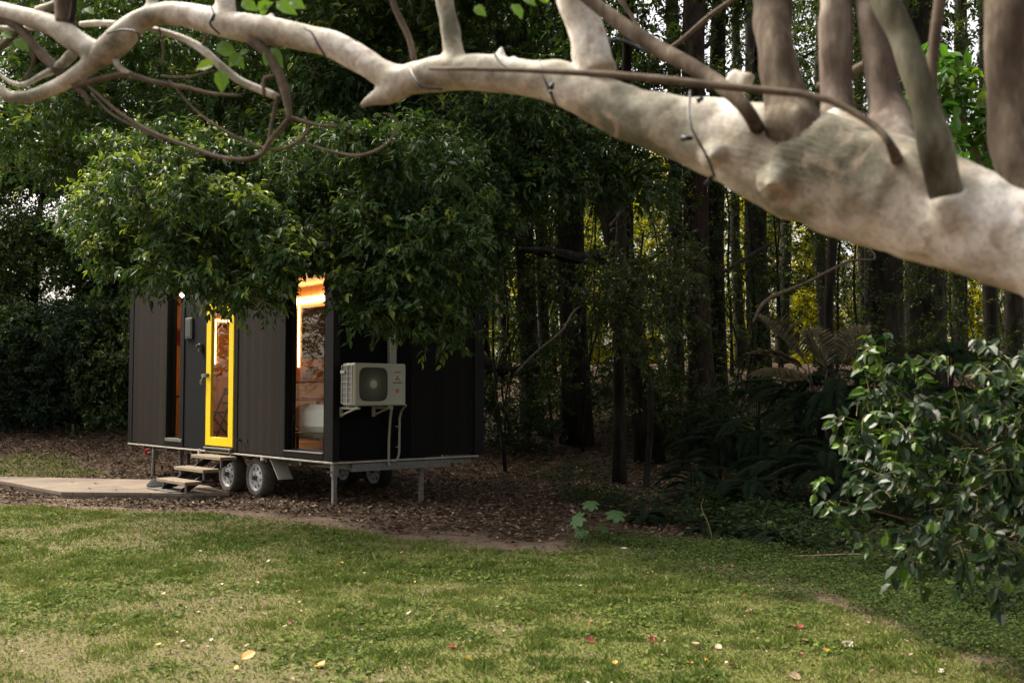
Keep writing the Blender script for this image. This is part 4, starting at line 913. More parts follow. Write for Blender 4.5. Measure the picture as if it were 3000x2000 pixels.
for (p0, p1, dr_, pl, tws) in (((1855, 835), (1715, 705), .1, .34, .9), ((1935, 840), (1995, 735), .05, .28, .7), ((1850, 850), (1690, 800), .3, .3, .3), ((1860, 880), (1690, 845), .45, .3, -.3), ((1900, 850), (1850, 740), .05, .3, .6), ((1940, 850), (1930, 740), .05, .22, .6)):
    a0 = W(*p0, 13.5); a1 = W(*p1, 13.2 + rng.uniform(-.5, .5)); L_ = Leaves(); ln_ = np.linalg.norm(a1 - a0)
    P = frond(L_, a0 - b, (a1 - a0) + [0, 0, dr_ * ln_], ln_, dr_, 30, pl, None, None, tws)
    f_ = L_.build("frond", M['palmdry'], palm, wr=.1); MB().tube(np.vstack([[0, 0, 1.2], P[::4]]), .008, 5, False).build("rib", M['twig'], f_)
# lobed leaved plant
b = ground_at(1352, 10.35); o = empty("lobed_plant", tuple(b), label="young plant with large pale green lobed leaves at the lawn edge", cat="plant")
def lobed(c, nrmv, size, parent, k):
    c = np.asarray(c, float); nv = nrm(np.asarray(nrmv, float)); u = nrm(np.cross(nv, [.3, 1, .1])); v = np.cross(nv, u); n = 44; a = np.linspace(-math.pi, math.pi, n, endpoint=False)
    r_ = size * (.62 + .38 * np.abs(np.cos(a * 3.5)) ** .7) * (1 - .45 * np.exp(-((np.abs(a) - math.pi) / .35) ** 2)); dz = -.25 * size * (r_ / size) ** 2
    V = c + np.vstack([(r_ * np.cos(a))[:, None] * u + (r_ * np.sin(a))[:, None] * v + dz[:, None] * nv, [[0, 0, 0]]])
    mk("leaf", V, [np.array([[n, j, (j + 1) % n] for j in range(n)])], M['papaya'], parent, attrs=dict(tint=np.full(n + 1, rng.random()), young=np.full(n + 1, 0.)))
    MB().tube(crom([(0, 0, .0), (c[0] * .4, c[1] * .4, c[2] * .7), c - nv * .002], 6), .004, 5, False).build("stalk", M['greentwig'], parent)
for k, (c, nv, s_) in enumerate([((0.02, 0, .36), (0, -.5, 1), .10), ((-.12, -.05, .22), (-.6, -.6, .7), .10), ((.27, 0, .26), (.1, -.5, 1), .115), ((-.09, -.08, .1), (-.5, -.7, .4), .09), ((.15, .05, .12), (.2, -.4, 1), .08)]): lobed(c, nv, s_, o, k)

# ------------------------------------------------------------------ glossy bush at the right
BP = [(1985, 830), (2040, 815), (2110, 840), (2200, 820), (2400, 810), (2480, 1000), (2440, 1320), (2300, 1320), (2150, 1280), (2040, 1240), (1990, 1190), (1920, 1130), (1960, 1080), (1925, 985), (2000, 930)]
b = np.array([4.3, 7.4, float(gz(4.3, 7.4))]); bush = empty("glossy_bush", tuple(b), label="large bush with glossy dark green drooping leaves at the right edge", cat="bush")
L_ = Leaves(True, .5)
for (x, y) in polypts(BP, 84):
    dd = rng.uniform(4.7, 5.9); L_.sprays(W(x, y, dd) - b, (.1, .12, .09), 4, 8, .076, .15, rng.uniform(0, 1), .8, up=.3, twigs=5)
for (x, y) in [(1990, 800), (1925, 975), (1885, 1128), (1915, 1180), (1960, 1010), (2060, 840), (2130, 830), (1965, 1255), (2010, 880)]:
    L_.sprays(W(x, y, 4.9) - b, (.02, .03, .02), 3, 7, .062, .07, 1.5, .8, up=.3, twigs=3, ytop=False)
L_.build("foliage", M['bushleaf'], bush, wr=.58); L_.tw.build("twigs", M['greentwig'], bush)
sm = MB()
for (x, y) in [(2000, 850), (1950, 1010), (1930, 1150), (1990, 1230), (2100, 900), (2200, 850), (2300, 1000), (2200, 1200), (2080, 1100), (2300, 1300)]:
    e = W(x, y, 5.2) - b; sm.tube(crom([(0, .2, -.05), (e[0] * .3, .1, e[2] * .5 + .1), e * .75 + [0, 0, .05], e], 10), np.linspace(.016, .003, 10), 6)
sm.build("stems", M['twig'], bush)
# broad leaved sprig plant high at the right
b = np.array([3.7, 6.6, 0]); o = empty("tall_shrub", (3.7, 6.6, float(gz(3.7, 6.6))), label="tall shrub with broad bright green leaves behind the upright shoots at the top right", cat="shrub")
L_ = Leaves(True)
for (x, y) in polypts([(2110, 120), (2230, 160), (2300, 330), (2260, 420), (2160, 300), (2120, 240)], 26): L_.sprays(W(x, y, 6) - [3.7, 6.6, 0], (.1, .1, .1), 4, 6, .1, .15, .3, .4, twigs=3)
L_.build("foliage", M['myrtleleaf'], o, wr=.5); L_.tw.build("twigs", M['greentwig'], o)
MB().tube(crom([(0, 0, 0), (-.2, 0, 1.5), W(2300, 480, 6) - [3.7, 6.6, 0], W(2200, 250, 6) - [3.7, 6.6, 0], W(2150, 100, 6) - [3.7, 6.6, 0]], 14), np.linspace(.03, .008, 14), 7).build("trunk", M['twig'], o)

# ------------------------------------------------------------------ the pale limb in the foreground
def dep(x): return float(np.interp(x, [-100, 1176, 2450], [3.5, 2.9, 2.3]))
def LC(pts, dz=0):                        # (grid x, grid y, radius px) -> world points + radius; ends outside the view taper out
    pts = [tuple(p) for p in pts]
    for e in ((0, 1) if len(pts) > 2 else ()):
        if e: pts = pts[::-1]
        p, q = pts[0], pts[1]
        if (p[1] < -8 or p[0] < -12) and p[0] < 2340:
            d_ = np.array([p[0] - q[0], p[1] - q[1]], float); d_ /= np.linalg.norm(d_) + 1e-6; o4 = p[3] if len(p) > 3 else 0
            pts = [(p[0] + d_[0] * 420 + 30, p[1] + d_[1] * 420, p[2] * .12, o4), (p[0] + d_[0] * 190 - 15, p[1] + d_[1] * 190, p[2] * .6, o4)] + pts
        if e: pts = pts[::-1]
    o = []
    for p in pts:
        d_ = dep(p[0]) + dz + (p[3] if len(p) > 3 else 0); o.append([*W(p[0], p[1], d_), p[2] * PX(d_)])
    return np.array(o)
def A(p): return [(q[0] / 2, q[1] / 2, q[2] / 2, *(q[3:])) for q in p]                    # left enlargement
def B(p): return [(1176 + q[0] / 2, q[1] / 2, q[2] / 2, *(q[3:])) for q in p]             # right enlargement
fore = empty("foreground_tree", (2.25, 2.0, 0), label="pale smooth barked tree whose thick limb crosses the top of the picture", cat="tree")
lm = MB()
def add(P, n=40, seg=20, wob=.06, sd=1): C = crom(P, n); lm.tube(C[:, :3], C[:, 3], seg, True, wob, sd)
main = np.vstack([LC(A([(-150, 300, 15), (-50, 350, 18), (5, 415, 22), (60, 448, 28), (150, 442, 31), (250, 402, 32), (340, 352, 36), (420, 290, 42), (490, 235, 62), (560, 170, 64), (620, 112, 56), (700, 72, 52), (800, 62, 52), (950, 88, 56), (1100, 122, 60), (1300, 152, 63), (1500, 195, 66), (1640, 262, 68), (1750, 330, 70), (1830, 362, 72), (1950, 350, 80), (2150, 330, 84)])),
                  LC(B([(0, 350, 84), (200, 385, 98), (400, 468, 108), (600, 545, 128), (800, 600, 158), (1000, 655, 195), (1200, 715, 230), (1400, 775, 262), (1600, 850, 262), (1800, 910, 255), (2000, 980, 250), (2200, 1060, 232), (2352, 1125, 218), (2550, 1210, 225)])),
                  [[1.62, 2.15, 1.42, .2], [1.95, 2.05, 1.05, .21], [2.18, 2.0, .6, .22], [2.25, 2.0, .2, .25], [2.25, 2.0, -.12, .33]]])
add(main, 190, 28, .05, 3)
add(LC(A([(-90, 15, 35), (0, 45, 36), (130, 82, 42), (250, 122, 50), (350, 190, 52), (440, 245, 52)])), 30)
add(LC(A([(1850, 385, 66), (1770, 430, 52), (1710, 458, 34), (1655, 490, 14)])), 14)
add(LC(B([(400, 340, 92), (372, 270, 86), (350, 180, 78), (312, 60, 84), (268, -70, 88), (200, -260, 70)])), 24); add(LC(B([(330, 250, 40), (400, 235, 48), (405, 215, 30)])), 8)
add(LC(A([(2085, 290, 75), (2085, 240, 52), (2068, 130, 46), (2040, 0, 46), (2020, -120, 44)])), 18)
add(LC(A([(1030, 90, 60), (1035, 40, 46), (1030, -60, 44)])), 10); add(LC(A([(700, 40, 34), (700, -40, 26)])), 6)
add(LC(B([(2028, 1040, 104, -.06), (2022, 1000, 106, -.082), (2010, 950, 98, -.10), (1994, 890, 84, -.113)])), 14); add(LC(B([(1290, 770, 170, .0), (1290, 700, 172, -.028)])), 6)
add(LC(B([(1500, 660, 120, .1), (1498, 560, 96, .15)])), 8); add(LC(B([(2380, 980, 160, .08), (2345, 850, 126, .01)])), 8)
BR_ = []
BR_.append((B([(1290, 690, 150, -.03), (1290, 610, 168, -.05), (1275, 500, 120, -.05), (1250, 400, 98, -.05), (1212, 200, 90, -.05), (1192, 0, 90), (1180, -150, 85), (1150, -500, 60)]), 34, "m1"))
BR_.append((B([(2035, 1075, 76, .0), (2025, 1040, 92, -.045), (2008, 965, 88, -.085), (1978, 820, 78, -.12), (1945, 680, 76, -.15), (1880, 420, 70, -.16), (1790, 160, 66, -.16), (1700, -40, 60, -.16), (1600, -400, 45, -.1)]), 34, "m2"))
BR_.append((B([(2400, 1050, 130, .12), (2350, 880, 125, .03), (2325, 780, 98), (2290, 600, 100), (2275, 300, 105), (2268, 0, 105), (2260, -300, 90)]), 28, "m1"))
BR_.append((B([(1520, 760, 90, .1), (1500, 600, 90, .15), (1492, 400, 78, .2), (1490, 200, 78, .2), (1490, -60, 80, .2), (1480, -400, 60, .2)]), 26, "m3"))
BR_.append((B([(1780, 760, 110, .05), (1740, 620, 110, .12), (1715, 480, 84, .2), (1680, 250, 76, .2), (1640, -50, 74, .2), (1600, -400, 50, .2)]), 26, "m3"))
add(LC(B([(1205, 850, 95, -.10), (1212, 815, 62, -.15), (1200, 870, 50, -.16)])), 8); add(LC(B([(920, 720, 75, -.06), (935, 695, 44, -.11), (925, 735, 30, -.12)])), 6)
add(LC(B([(2, 330, 20), (10, 250, 12)]) + []), 5); add(LC(A([(2300, 260, 30), (2305, 210, 10)])), 5); add(LC(A([(1245, 90, 20), (1248, 62, 6)])), 4)
add(LC(B([(1080, 400, 60, .12), (1000, 360, 45, .12)])), 5)
limb = lm.build("limb", M['myrtle']); md = limb.modifiers.new("r", 'REMESH'); md.mode = 'VOXEL'; md.voxel_size = .0062
ms = limb.modifiers.new("s", 'SMOOTH'); ms.factor = .6; ms.iterations = 7
me = bpy.data.meshes.new_from_object(limb.evaluated_get(bpy.context.evaluated_depsgraph_get())); limb.modifiers.clear(); limb.data = me
me.polygons.foreach_set("use_smooth", np.ones(len(me.polygons), bool)); me.materials.clear(); me.materials.append(M['myrtle'])
def lumpy(me, terms, wrinkle=None, fade=None):      # soft lumps and wrinkles as real relief
    co = np.empty(len(me.vertices) * 3, np.float32); no = co.copy(); me.vertices.foreach_get("co", co); me.vertices.foreach_get("normal", no); co = co.reshape(-1, 3); no = no.reshape(-1, 3)
    d_ = sum((vn(co[:, 0] * f + 50, co[:, 1] * f + 50, co[:, 2] * f + 50, int(f)) - .5) * a for f, a in terms)
    if wrinkle is not None:
        c, r_, am, fr = wrinkle; g = np.exp(-(np.linalg.norm(co - c, axis=1) / r_) ** 2); ph = vn(co[:, 0] * 18 + 9, co[:, 1] * 18 + 9, co[:, 2] * 18 + 9, 3) * 5
        d_ = d_ + g * am * np.sin((co[:, 2] + co[:, 0] * .5) * fr + ph)
    if fade is not None: d_ = d_ * fade(co)
    co = co + no * d_[:, None]; me.vertices.foreach_set("co", co.ravel()); me.update()
kc = LC(B([(1290, 640, 168, -.05)]))[0]; kd = LC(B([(2030, 1040, 120, -.06)]))[0]
lumpy(me, ((5, .018), (14, .011), (34, .004)), (kc[:3], kc[3] * 1.6, .0028, 420), lambda co: np.clip((co[:, 0] + 2.2) / 2.5, .3, 1))
limb.parent = fore; limb.location = -fore.location
def twig(pts, side, mat='twig', dz=0, name="branch", n=18):
    C = crom(LC(side(pts), dz), n); o = MB().tube(C[:, :3] - np.array(fore.location), C[:, 3], 9, True, .12, 5).build(name, M[mat], fore, smooth=True); return o
for P_, n_, kk in BR_:
    C = crom(LC(P_), n_ * 6); mb_ = MB().tube(C[:, :3] - np.array(fore.location), C[:, 3], 40, True, 0)
    o_ = mb_.build("branch", {'m1': M['myrtlebrown'], 'm2': M['myrtlegreen'], 'm3': M['myrtlepink']}[kk], fore, smooth=True)
    lumpy(o_.data, ((6, .014), (16, .008), (40, .002)), (kc[:3] - np.array(fore.location), kc[3] * .8, .004, 300))
twig([(300, 110, 50), (300, 60, 46), (292, -60, 44)], A, 'myrtlebrown'); twig([(330, 100, 14), (340, 20, 14), (330, -60, 14)], A, 'bark', -.05)
twig([(170, 50, 20), (260, 20, 20), (300, -10, 16)], A, 'myrtle')
twig([(1150, 640, 34, .0), (1110, 560, 34, -.17), (1050, 470, 34, -.2), (900, 350, 36, -.15), (600, 180, 36, -.1), (330, -20, 28, -.1), (200, -120, 22, -.1)], B, 'myrtlebrown')
twig([(1905, 296, 14), (1880, 180, 14), (1820, 50, 15), (1780, -60, 15)], A, 'myrtlebrown')
twig([(1925, 560, 26, .1), (1930, 300, 26, .1), (1960, 50, 28, .1), (1975, -80, 28, .1)], B, 'twig')
twig([(-380, 315, 8), (0, 322, 10), (500, 347, 17), (1000, 400, 18), (1400, 442, 17), (1600, 535, 17), (1700, 610, 18), (1750, 690, 24, .0), (1765, 730, 30, .25)], B, 'twig', -.32)
twig([(540, 110, 13), (440, 108, 15), (370, 112, 12)], A, 'myrtle', .2); twig([(160, 130, 9), (60, 132, 12), (-60, 130, 12)], A, 'myrtle', .1)
twig([(-40, 60, 12), (0, 90, 14), (90, 130, 22), (180, 240, 23), (290, 345, 24)], A, 'twig'); twig([(80, 150, 14), (0, 220, 14), (-60, 260, 12)], A, 'twig')
twig([(350, 225, 26), (285, 300, 24), (190, 350, 14), (100, 392, 11), (20, 360, 8), (-40, 300, 7)], A, 'myrtle')
twig([(0, 185, 5), (90, 200, 6), (150, 240, 8), (150, 300, 8), (110, 370, 8)], A, 'twig')
twig([(690, 130, 12), (820, 170, 15), (920, 222, 19), (1000, 290, 19), (1100, 370, 19), (1200, 415, 19), (1275, 445, 15)], A, 'myrtle', .05)
twig([(920, 225, 8), (945, 180, 8), (930, 150, 6)], A, 'twig', .05)
twig([(1150, 180, 26), (1200, 220, 24), (1252, 285, 22), (1298, 380, 22), (1322, 480, 19), (1330, 550, 11)], A, 'twig', -.02)
twig([(1212, 445, 9), (1215, 365, 9), (1262, 348, 9)], A, 'twig', -.03)
twig([(1330, 545, 12), (1240, 650, 12), (1205, 705, 11), (1130, 732, 10), (1000, 720, 9), (850, 668, 9), (700, 608, 8), (550, 520, 8), (400, 390, 6)], A, 'twig', 0, n=34)
twig([(1275, 440, 9), (1250, 560, 9), (1230, 690, 8)], A, 'twig'); twig([(1330, 540, 9), (1460, 575, 8), (1560, 578, 5)], A, 'twig')
twig([(340, 405, 16), (420, 375, 15), (560, 342, 15), (620, 350, 14), (700, 375, 12), (850, 402, 10), (980, 432, 8), (1110, 440, 6)], A, 'twig', n=24)
twig([(520, 270, 14), (560, 320, 16), (610, 350, 14)], A, 'myrtle'); twig([(345, 400, 14), (390, 440, 12), (410, 485, 8)], A, 'twig')
twig([(420, 430, 5), (520, 530, 5), (700, 620, 5), (760, 650, 3)], A, 'twig'); twig([(780, 370, 4), (900, 510, 5), (1050, 612, 6), (1200, 675, 6), (1290, 685, 7), (1380, 642, 8), (1420, 580, 7), (1400, 540, 5)], A, 'twig', n=26)
twig([(1380, 650, 4), (1500, 690, 5), (1640, 715, 6), (1750, 680, 6), (1810, 620, 5), (1820, 540, 4), (1760, 520, 3)], A, 'twig', n=22)
twig([(740, 350, 4), (860, 355, 5), (980, 325, 4)], A, 'twig', n=8); twig([(730, 130, 5), (750, 220, 5), (745, 300, 4)], A, 'twig')
twig([(1040, -20, 12, .4), (900, 80, 12, .4), (760, 200, 11, .4), (640, 260, 8, .4)], B, 'twig', .3); twig([(480, -20, 10, .4), (560, 90, 10, .4), (600, 160, 8, .4)], B, 'twig', .3)
twig([(1620, 300, 22, .3), (1560, 340, 24, .3), (1480, 420, 18, .3), (1400, 390, 14, .3)], B, 'twig', .1); twig([(1470, 320, 12, .3), (1440, 260, 12, .3), (1480, 160, 12, .3), (1540, 150, 10, .3)], B, 'twig', .1)
# hand placed leaves on its twigs
lv = Leaves(True)
def oneleaf(x, y, dx, dy, ln_, ti=.6, yg=.3, dz=-.02):
    d_ = dep(x / 2) + dz; p = W(x / 2, y / 2, d_) - np.array(fore.location); q = W((x + dx) / 2, (y + dy) / 2, d_ - .02) - np.array(fore.location); L = np.linalg.norm(q - p)
    lv.P.append(p[None]); lv.D.append((q - p)[None]); lv.N.append(np.array([[rng.uniform(-.4, .4), -1, rng.uniform(.0, .6)]])); lv.L.append(np.array([L])); lv.t.append(np.array([ti])); lv.y.append(np.array([yg]))
for q in [(995, 205, 90, 50), (1060, 250, 60, 60), (1110, 245, -60, 60), (1015, 320, 5, 100), (1235, 225, 60, 80), (1110, 5, 70, 40), (1180, 40, 70, -30), (1270, 10, 90, 50), (1330, 5, 70, 30), (1200, 70, 20, -50), (390, 40, 40, 20), (70, 180, 60, 50), (10, 150, 40, 20), (1100, 250, 40, -20), (1240, 230, -20, 70)]: oneleaf(*q, 0)
oneleaf(990, 290, -95, 22, 0, 1, 1)  # single palest leaf: a white highlight put into its tint
for q in [(1000, 20, 50, 60), (1050, -10, 60, 30), (1170, 10, -50, -20), (2180, 30, 50, 40)]: oneleaf(q[0] + (1352 if q[0] < 2000 else 0), q[1], q[2], q[3], 0)
for k in range(len(lv.P)):
    l1 = Leaves(True); l1.P, l1.D, l1.N, l1.L, l1.t, l1.y = [[a[k]] for a in (lv.P, lv.D, lv.N, lv.L, lv.t, lv.y)]; l1.build("leaf", M['myrtleleaf'], fore, wr=.62)
for (c, r_, n_) in [((.3, 2.6, 4.6), (1.4, 1.2, .5), 150), ((1.6, 2.4, 4.8), (1.4, 1.3, .6), 220), ((-1.2, 3.2, 4.6), (1.1, 1, .4), 110), ((2.6, 2.0, 4.2), (1.0, 1.2, .8), 160)]: pass
cw = Leaves(True)
for k in range(6):
    c = np.array([rng.uniform(2.0, 3.0), rng.uniform(1.2, 3.6), rng.uniform(3.9, 5.3)]) - np.array(fore.location); cw.sprays(c, (.35, .35, .2), 14, 8, .075, .25, .1, .4)
cw.build("crown", M['myrtleleaf'], fore, wr=.5)
# string-light cord wound on the limb
cd = MB()
def cordp(pts, side, off=-.0): 
    C = crom(LC(side([(x, y, 5, o_) for (x, y, o_) in pts])), 20); cd.tube(C[:, :3], .0035, 6)
cordp([(970, 30, -.07), (985, 75, -.09), (965, 110, -.09), (1010, 160, -.05)], A); cordp([(1400, 130, -.07), (1430, 150, -.09), (1470, 220, -.09), (1500, 270, -.05)], A)
cordp([(490, 155, -.06), (560, 138, -.09), (630, 150, -.09), (640, 200, -.07)], A); cordp([(1880, 300, -.06), (1900, 350, -.11), (1940, 400, -.12), (2030, 410, -.06)], A)
cordp([(125, 280, -.1), (135, 330, -.14), (165, 400, -.15), (205, 490, -.12)], B); cordp([(820, 420, -.15), (812, 520, -.2), (830, 600, -.22), (880, 690, -.22), (905, 740, -.2), (930, 810, -.1)], B)
cordp([(2270, 245, -.08), (2300, 290, -.1), (2352, 320, -.12)], A); cordp([(430, 180, .1), (520, 190, .1), (640, 250, .1)], B)
string = cd.build("light_cord", M['cord']); tag(string, "thin black string light cord wound round the pale limb", "cord")
for (x, y, o_, dx, dy) in [(178, 410, -.17, 10, -30), (182, 420, -.17, -8, 12), (850, 465, -.22, 30, -16), (780, 635, -.2, 50, 0), (890, 850, -.02, 30, -40)]:
    a, c = LC(B([(x, y, 5, o_), (x + dx, y + dy, 5, o_)])); bb = MB().tube([a[:3], c[:3]], [.008, .005], 8).build("socket", M['cord'], string, smooth=True)
a, c = LC(A([(970, 95, 5, -.1), (985, 65, 5, -.1)])); MB().tube([a[:3], c[:3]], [.008, .005], 8).build("socket", M['cord'], string)

# ------------------------------------------------------------------ grass, groundcover, litter
def scatter(n, x0, x1, y0, y1, pw=1.0):
    y = y0 + (y1 - y0) * rng.random(n) ** pw; x = x0 + (x1 - x0) * rng.random(n); k = np.abs(x) < .52 * y + 2.4; return x[k], y[k]
# deck/house footprint test
def blocked(x, y):
    d_ = np.stack([x - HC[0], y - HC[1]], 1); lx = d_ @ Sx[:2]; ly = d_ @ Lx[:2]; return inpoly(x, y, dp) | ((lx > .4) & (lx < HW) & (ly > .5) & (ly < HL))
V = []; tn = []; F = []; base = 0
for (n, y0, y1, hh_, ww) in ((520000, 4.0, 9, .026, .0032), (330000, 8, 16, .032, .0055), (50000, 16, 22, .05, .01)):
    x, y = scatter(n, -13, 5, y0, y1); g, cvr, lt2, lw = masks(x, y); keep = (rng.random(len(x)) < g ** 1.3) & ~blocked(x, y); x, y, g = x[keep], y[keep], g[keep]; m = len(x)
    z = gz(x, y); cl_ = sst(.38, .66, fbm(x * 6, y * 6, 77, 3)); hgt = hh_ * rng.uniform(.5, 1.4, m) * (.6 + .9 * cl_ * g); a = rng.uniform(0, 6.283, m); lean = rng.uniform(.2, 1.1, m) * hgt; wv = ww * rng.uniform(.6, 1.6, m)
    wide = rng.random(m) < .12; wv = np.where(wide, wv * 2.6, wv)
    b1 = np.stack([x + np.cos(a) * wv, y + np.sin(a) * wv, z - .004], 1); b2 = np.stack([x - np.cos(a) * wv, y - np.sin(a) * wv, z - .004], 1); la = a + rng.uniform(.8, 2.3, m)
    mid1 = (b1 * .6 + b2 * .4) + np.stack([np.cos(la) * lean * .35, np.sin(la) * lean * .35, hgt * .65], 1) + (b1 - b2) * .3; tp_ = (b1 + b2) / 2 + np.stack([np.cos(la) * lean, np.sin(la) * lean, hgt], 1)
    V.append(np.stack([b1, b2, tp_, mid1], 1).reshape(-1, 3)); q = base + np.arange(m)[:, None] * 4; F.append(np.concatenate([q + [0, 1, 2], q + [0, 2, 3]])); base += 4 * m
    pt = fbm(x * 1.3, y * 1.3, 55, 3); ti = np.clip(rng.random(m) * .4 + (pt - .4) * .7 + (.5 - cl_) * .16 + .16 + (rng.random(m) < .14) * .55 + (1 - g) * .3, 0, 1); tn.append(np.repeat(ti, 4))
o = mk("grass", np.concatenate(V), [np.concatenate(F)], M['blade'], attrs=dict(tint=np.concatenate(tn))); tag(o, "short patchy lawn grass with dry spots", "grass", kind="stuff")
# clover and small weeds
def cover(name, n, box, dens, size, height, mat, lab, cat, young=.15):
    x, y = scatter(n, *box); k = (rng.random(len(x)) < dens(x, y)) & ~blocked(x, y); x, y = x[k], y[k]; m = len(x); z = gz(x, y) + rng.random(m) * height * (.4 + fbm(x * 3, y * 3, 66, 3))
    a = rng.uniform(0, 6.283, m); D = np.stack([np.cos(a), np.sin(a), rng.uniform(-.1, .5, m)], 1); N = nrm(np.stack([rng.normal(size=m) * .4, rng.normal(size=m) * .4 - .2, np.ones(m)], 1))
    Vv, Ff, mm = leafgeo(np.stack([x, y, z], 1), D, N, size * rng.uniform(.6, 1.5, m), .8, False, .05, .1)
    o = mk(name, Vv, Ff, mat, attrs=dict(tint=np.repeat(rng.random(m), mm), young=np.repeat((rng.random(m) < young) * 1., mm))); tag(o, lab, cat, kind="stuff"); return o
cover("clover", 420000, (.2, 7, 4.3, 11), lambda x, y: masks(x, y)[1] * .9, .019, .11, M['clover'], "green clover like groundcover along the forest edge", "groundcover")
cover("low_undergrowth", 150000, (.6, 9, 5.5, 15), lambda x, y: sst(.4, .9, y - np.interp(x, [.6, 1.5, 2.2, 2.6, 2.9, 3.3, 9], [13, 11.2, 9.3, 7.9, 6.4, 5.0, 4])) * sst(.34, .5, fbm(x * 1.6, y * 1.6, 97, 3)) * .8, .045, .3, M['undergrowth'], "dark low leafy undergrowth at the right edge of the lawn", "undergrowth", .05)
cover("lawn_weeds", 90000, (-6, 4, 4.6, 12.5), lambda x, y: np.clip(masks(x, y)[0] - .35, 0, 1) * sst(.45, .55, fbm(x * 2.2, y * 2.2, 91, 3)) * 1.6, .032, .028, M['weed'], "small broad leaved weeds mixed in the lawn", "weeds", .25)
cover("forest_floor_plants", 150000, (-12, 14, 10, 28), lambda x, y: (1 - masks(x, y)[3]) * sst(.42, .54, fbm(x * .8, y * .8, 93, 3)) * sst(15.5, 18, y - np.maximum(0, -x) * 3 + np.maximum(0, x - 1.5) * 1.2) * .7, .07, .25, M['deepleaf'], "sparse low seedlings on the forest floor", "seedlings", .02)
def litterobj(name, n, box, dens, size, lab, hi=.02):
    x, y = scatter(n, *box); k = (rng.random(len(x)) < dens(x, y)) & ~inpoly(x, y, dp); x, y = x[k], y[k]; m = len(x); z = gz(x, y) + .004 + rng.random(m) * hi
    a = rng.uniform(0, 6.283, m); D = np.stack([np.cos(a), np.sin(a), rng.uniform(-.25, .35, m)], 1); N = nrm(np.stack([rng.normal(size=m) * .45, rng.normal(size=m) * .45, np.ones(m)], 1))
    Vv, Ff, mm = leafgeo(np.stack([x, y, z], 1), D, N, size * rng.uniform(.5, 1.4, m), .5, False, .16, -.1)
    o = mk(name, Vv, Ff, M['litter'], attrs=dict(tint=np.repeat(np.clip(rng.random(m) ** 1.6 * 1.05, 0, 1), mm))); tag(o, lab, "leaf litter", kind="stuff"); return o
litterobj("leaf_litter", 260000, (-13, 14, 8, 29), lambda x, y: masks(x, y)[2] * .75 + .06 * (1 - masks(x, y)[3]), .062, "brown dead leaves covering the ground round the house and under the trees")
litterobj("lawn_debris", 60000, (-6, 4, 4.6, 14), lambda x, y: masks(x, y)[3] * .35 + .1, .02, "small brown leaf crumbs scattered through the lawn", .012)

tl_ = MB(); xs, ys = scatter(900, -12, 9, 9, 24); lt3 = masks(xs, ys)[2]
for x, y, q in zip(xs, ys, lt3):
    if rng.random() > q: continue
    a = rng.uniform(0, 3.14); L = rng.uniform(.12, .6); z0 = float(gz(x, y)) + .02; d_ = np.array([math.cos(a) * L, math.sin(a) * L, rng.uniform(-.02, .06)])
    tl_.tube([(x, y, z0), (x + d_[0] * .5 + .03, y + d_[1] * .5, z0 + .02), (x + d_[0], y + d_[1], z0 + d_[2])], [.006, .005, .003], 4, False)
o = tl_.build("twig_litter", M['twig']); tag(o, "thin dead twigs scattered over the leaf litter", "twigs", kind="stuff")
# fallen leaves one can count on the lawn
FL = {"tan": ((.36, .25, .17), "pale tan"), "pink": ((.40, .23, .19), "pinkish"), "cream": ((.46, .41, .33), "cream coloured"), "yellow": ((.45, .28, .04), "yellow"), "orange": ((.55, .24, .04), "orange"), "red": ((.25, .035, .03), "dark red"), "brown": ((.12, .06, .035), "dark brown")}
fm = {k: simple("fallen_leaf_" + k, v[0], .6, .25, 60) for k, v in FL.items()}
def fleafmesh(s):
    r2 = np.random.default_rng(s); m = 9; t = np.linspace(0, 1, m); wd = np.sin(t * math.pi) ** .75 * (.30 + .1 * r2.random()); bendv = .1 + .35 * r2.random(); cup = .1 + .35 * r2.random()
    x = t - .5; z = bendv * (x * x) * 1.1; sk = (r2.random() - .5) * .3
    V = np.concatenate([np.stack([x, wd + sk * x * x, z + cup * wd + .03 * r2.random(m)], 1), np.stack([x, 0 * x + sk * x * x, z], 1), np.stack([x, -wd + sk * x * x, z + cup * wd * .8 + .03 * r2.random(m)], 1)])
    Q = [[k * m + j, k * m + j + 1, (k + 1) * m + j + 1, (k + 1) * m + j] for k in (0, 1) for j in range(m - 1)]
    sv, sq, st_ = tube([(-.5, 0, z[0]), (-.72, .02, z[0] + .02)], .012, 4); V = np.vstack([V, sv]); return V, [np.array(Q + (np.array(sq) + 3 * m).tolist())]
fmesh = {}
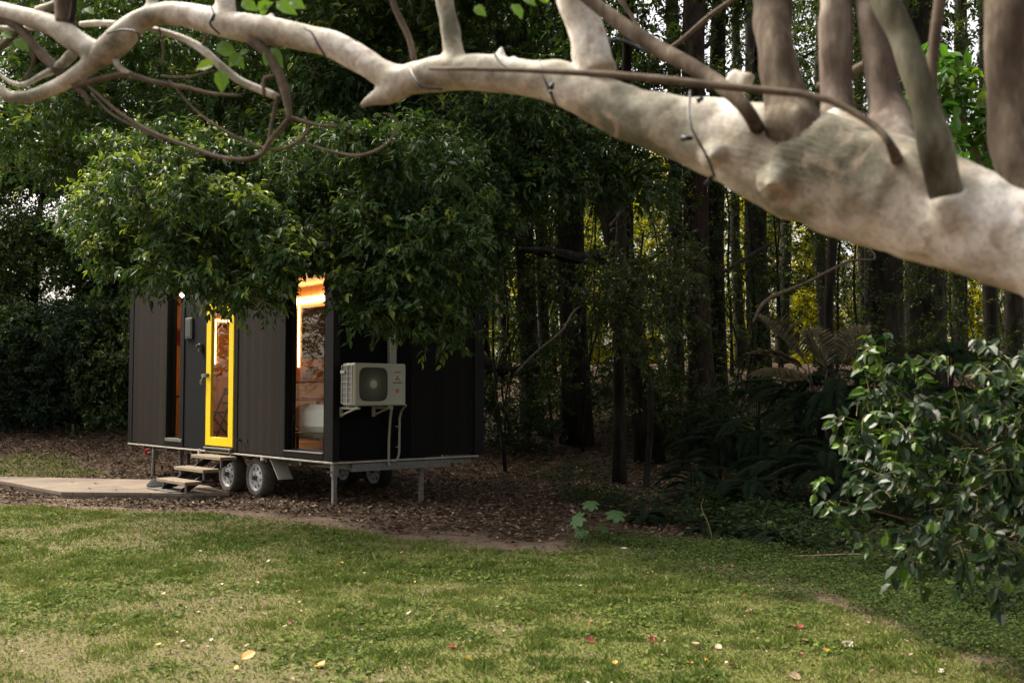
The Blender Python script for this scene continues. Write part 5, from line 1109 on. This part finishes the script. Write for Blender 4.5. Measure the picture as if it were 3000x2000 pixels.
spots = [(570, 1510, .085, 'orange'), (735, 1533, .07, 'yellow'), (590, 1342, .05, 'pink'), (375, 1367, .05, 'tan'), (358, 1390, .05, 'cream'), (1070, 1268, .05, 'cream'), (1433, 1262, .075, 'cream'), (795, 1450, .055, 'tan'), (886, 1432, .05, 'tan'), (690, 1375, .05, 'pink'), (685, 1363, .045, 'pink'),
         (940, 1412, .045, 'cream'), (1030, 1356, .05, 'tan'), (1035, 1318, .05, 'pink'), (922, 1290, .05, 'tan'), (1815, 1447, .08, 'pink'), (1838, 1445, .05, 'red'), (1850, 1480, .06, 'red'), (1992, 1433, .05, 'pink'), (1097, 1465, .07, 'cream'), (822, 1498, .06, 'cream'), (1040, 1490, .06, 'red'), (1075, 1520, .06, 'yellow'),
         (1683, 1535, .06, 'tan'), (1825, 1560, .07, 'tan'), (1355, 1475, .07, 'red'), (1497, 1474, .05, 'red'), (1213, 1428, .05, 'pink'), (1597, 1483, .05, 'tan'), (1650, 1492, .05, 'tan'), (1720, 1408, .05, 'pink'), (1440, 1332, .045, 'tan'), (1898, 1500, .06, 'yellow'), (1585, 1530, .05, 'orange'), (1622, 1525, .05, 'yellow'), (1950, 1490, .1, 'cream'), (830, 1310, .045, 'red'), (490, 1285 - 77, .05, 'pink'), (430, 1490, .05, 'tan'), (73, 1308, .05, 'brown')]
for k in range(210):
    X = rng.uniform(-2.2, 2.4) if k % 3 else rng.uniform(-4.5, 2); Y = 4.9 + 6.5 * rng.random() ** 1.3
    if abs(X) < .49 * Y and lawn_s(X, Y) > -.2: spots.append((X, Y, rng.uniform(.02, .045), ['tan', 'pink', 'cream', 'brown', 'tan', 'red', 'tan', 'cream', 'brown', 'tan', 'cream', 'orange', 'yellow'][rng.integers(13)]))
for (x, y, s_, c) in spots:
    if y > 100:
        r_ = ray(x, y); t = (0 - H) / r_[2]; X, Y = r_[0] * t, r_[1] * t
    else: X, Y = x, y
    key = (c, int(rng.integers(4)))
    if key not in fmesh: o = mk("fallen_leaf", *fleafmesh(len(fmesh)), fm[c]); fmesh[key] = o.data
    else: o = bpy.data.objects.new("fallen_leaf", fmesh[key]); COL.objects.link(o)
    o.location = (X, Y, float(gz(X, Y)) + .014); o.scale = (s_,) * 3; o.rotation_euler = (rng.uniform(-.5, .5), rng.uniform(-.4, .4), rng.uniform(0, 6.28))
    tag(o, FL[c][1] + " fallen leaf lying curled on the lawn grass", "fallen leaf", FL[c][1] + " fallen leaves on the lawn")

for k, (x, y) in enumerate([(-6.35, 15.75), (-5.9, 15.6), (-6.6, 16.6), (-5.6, 16.3), (-7.1, 16.9), (-5.3, 15.55), (-7.4, 17.3)]):
    key = [q for q in fmesh if q[0] in ('brown', 'red', 'tan')][k % 3]; o = bpy.data.objects.new("fallen_leaf", fmesh[key]); COL.objects.link(o)
    o.location = (x, y, .012); o.scale = (.075,) * 3; o.rotation_euler = (rng.uniform(-.2, .2), 0, rng.uniform(0, 6.28)); tag(o, "small dead leaf lying on the plywood platform", "fallen leaf", "dead leaves on the platform")
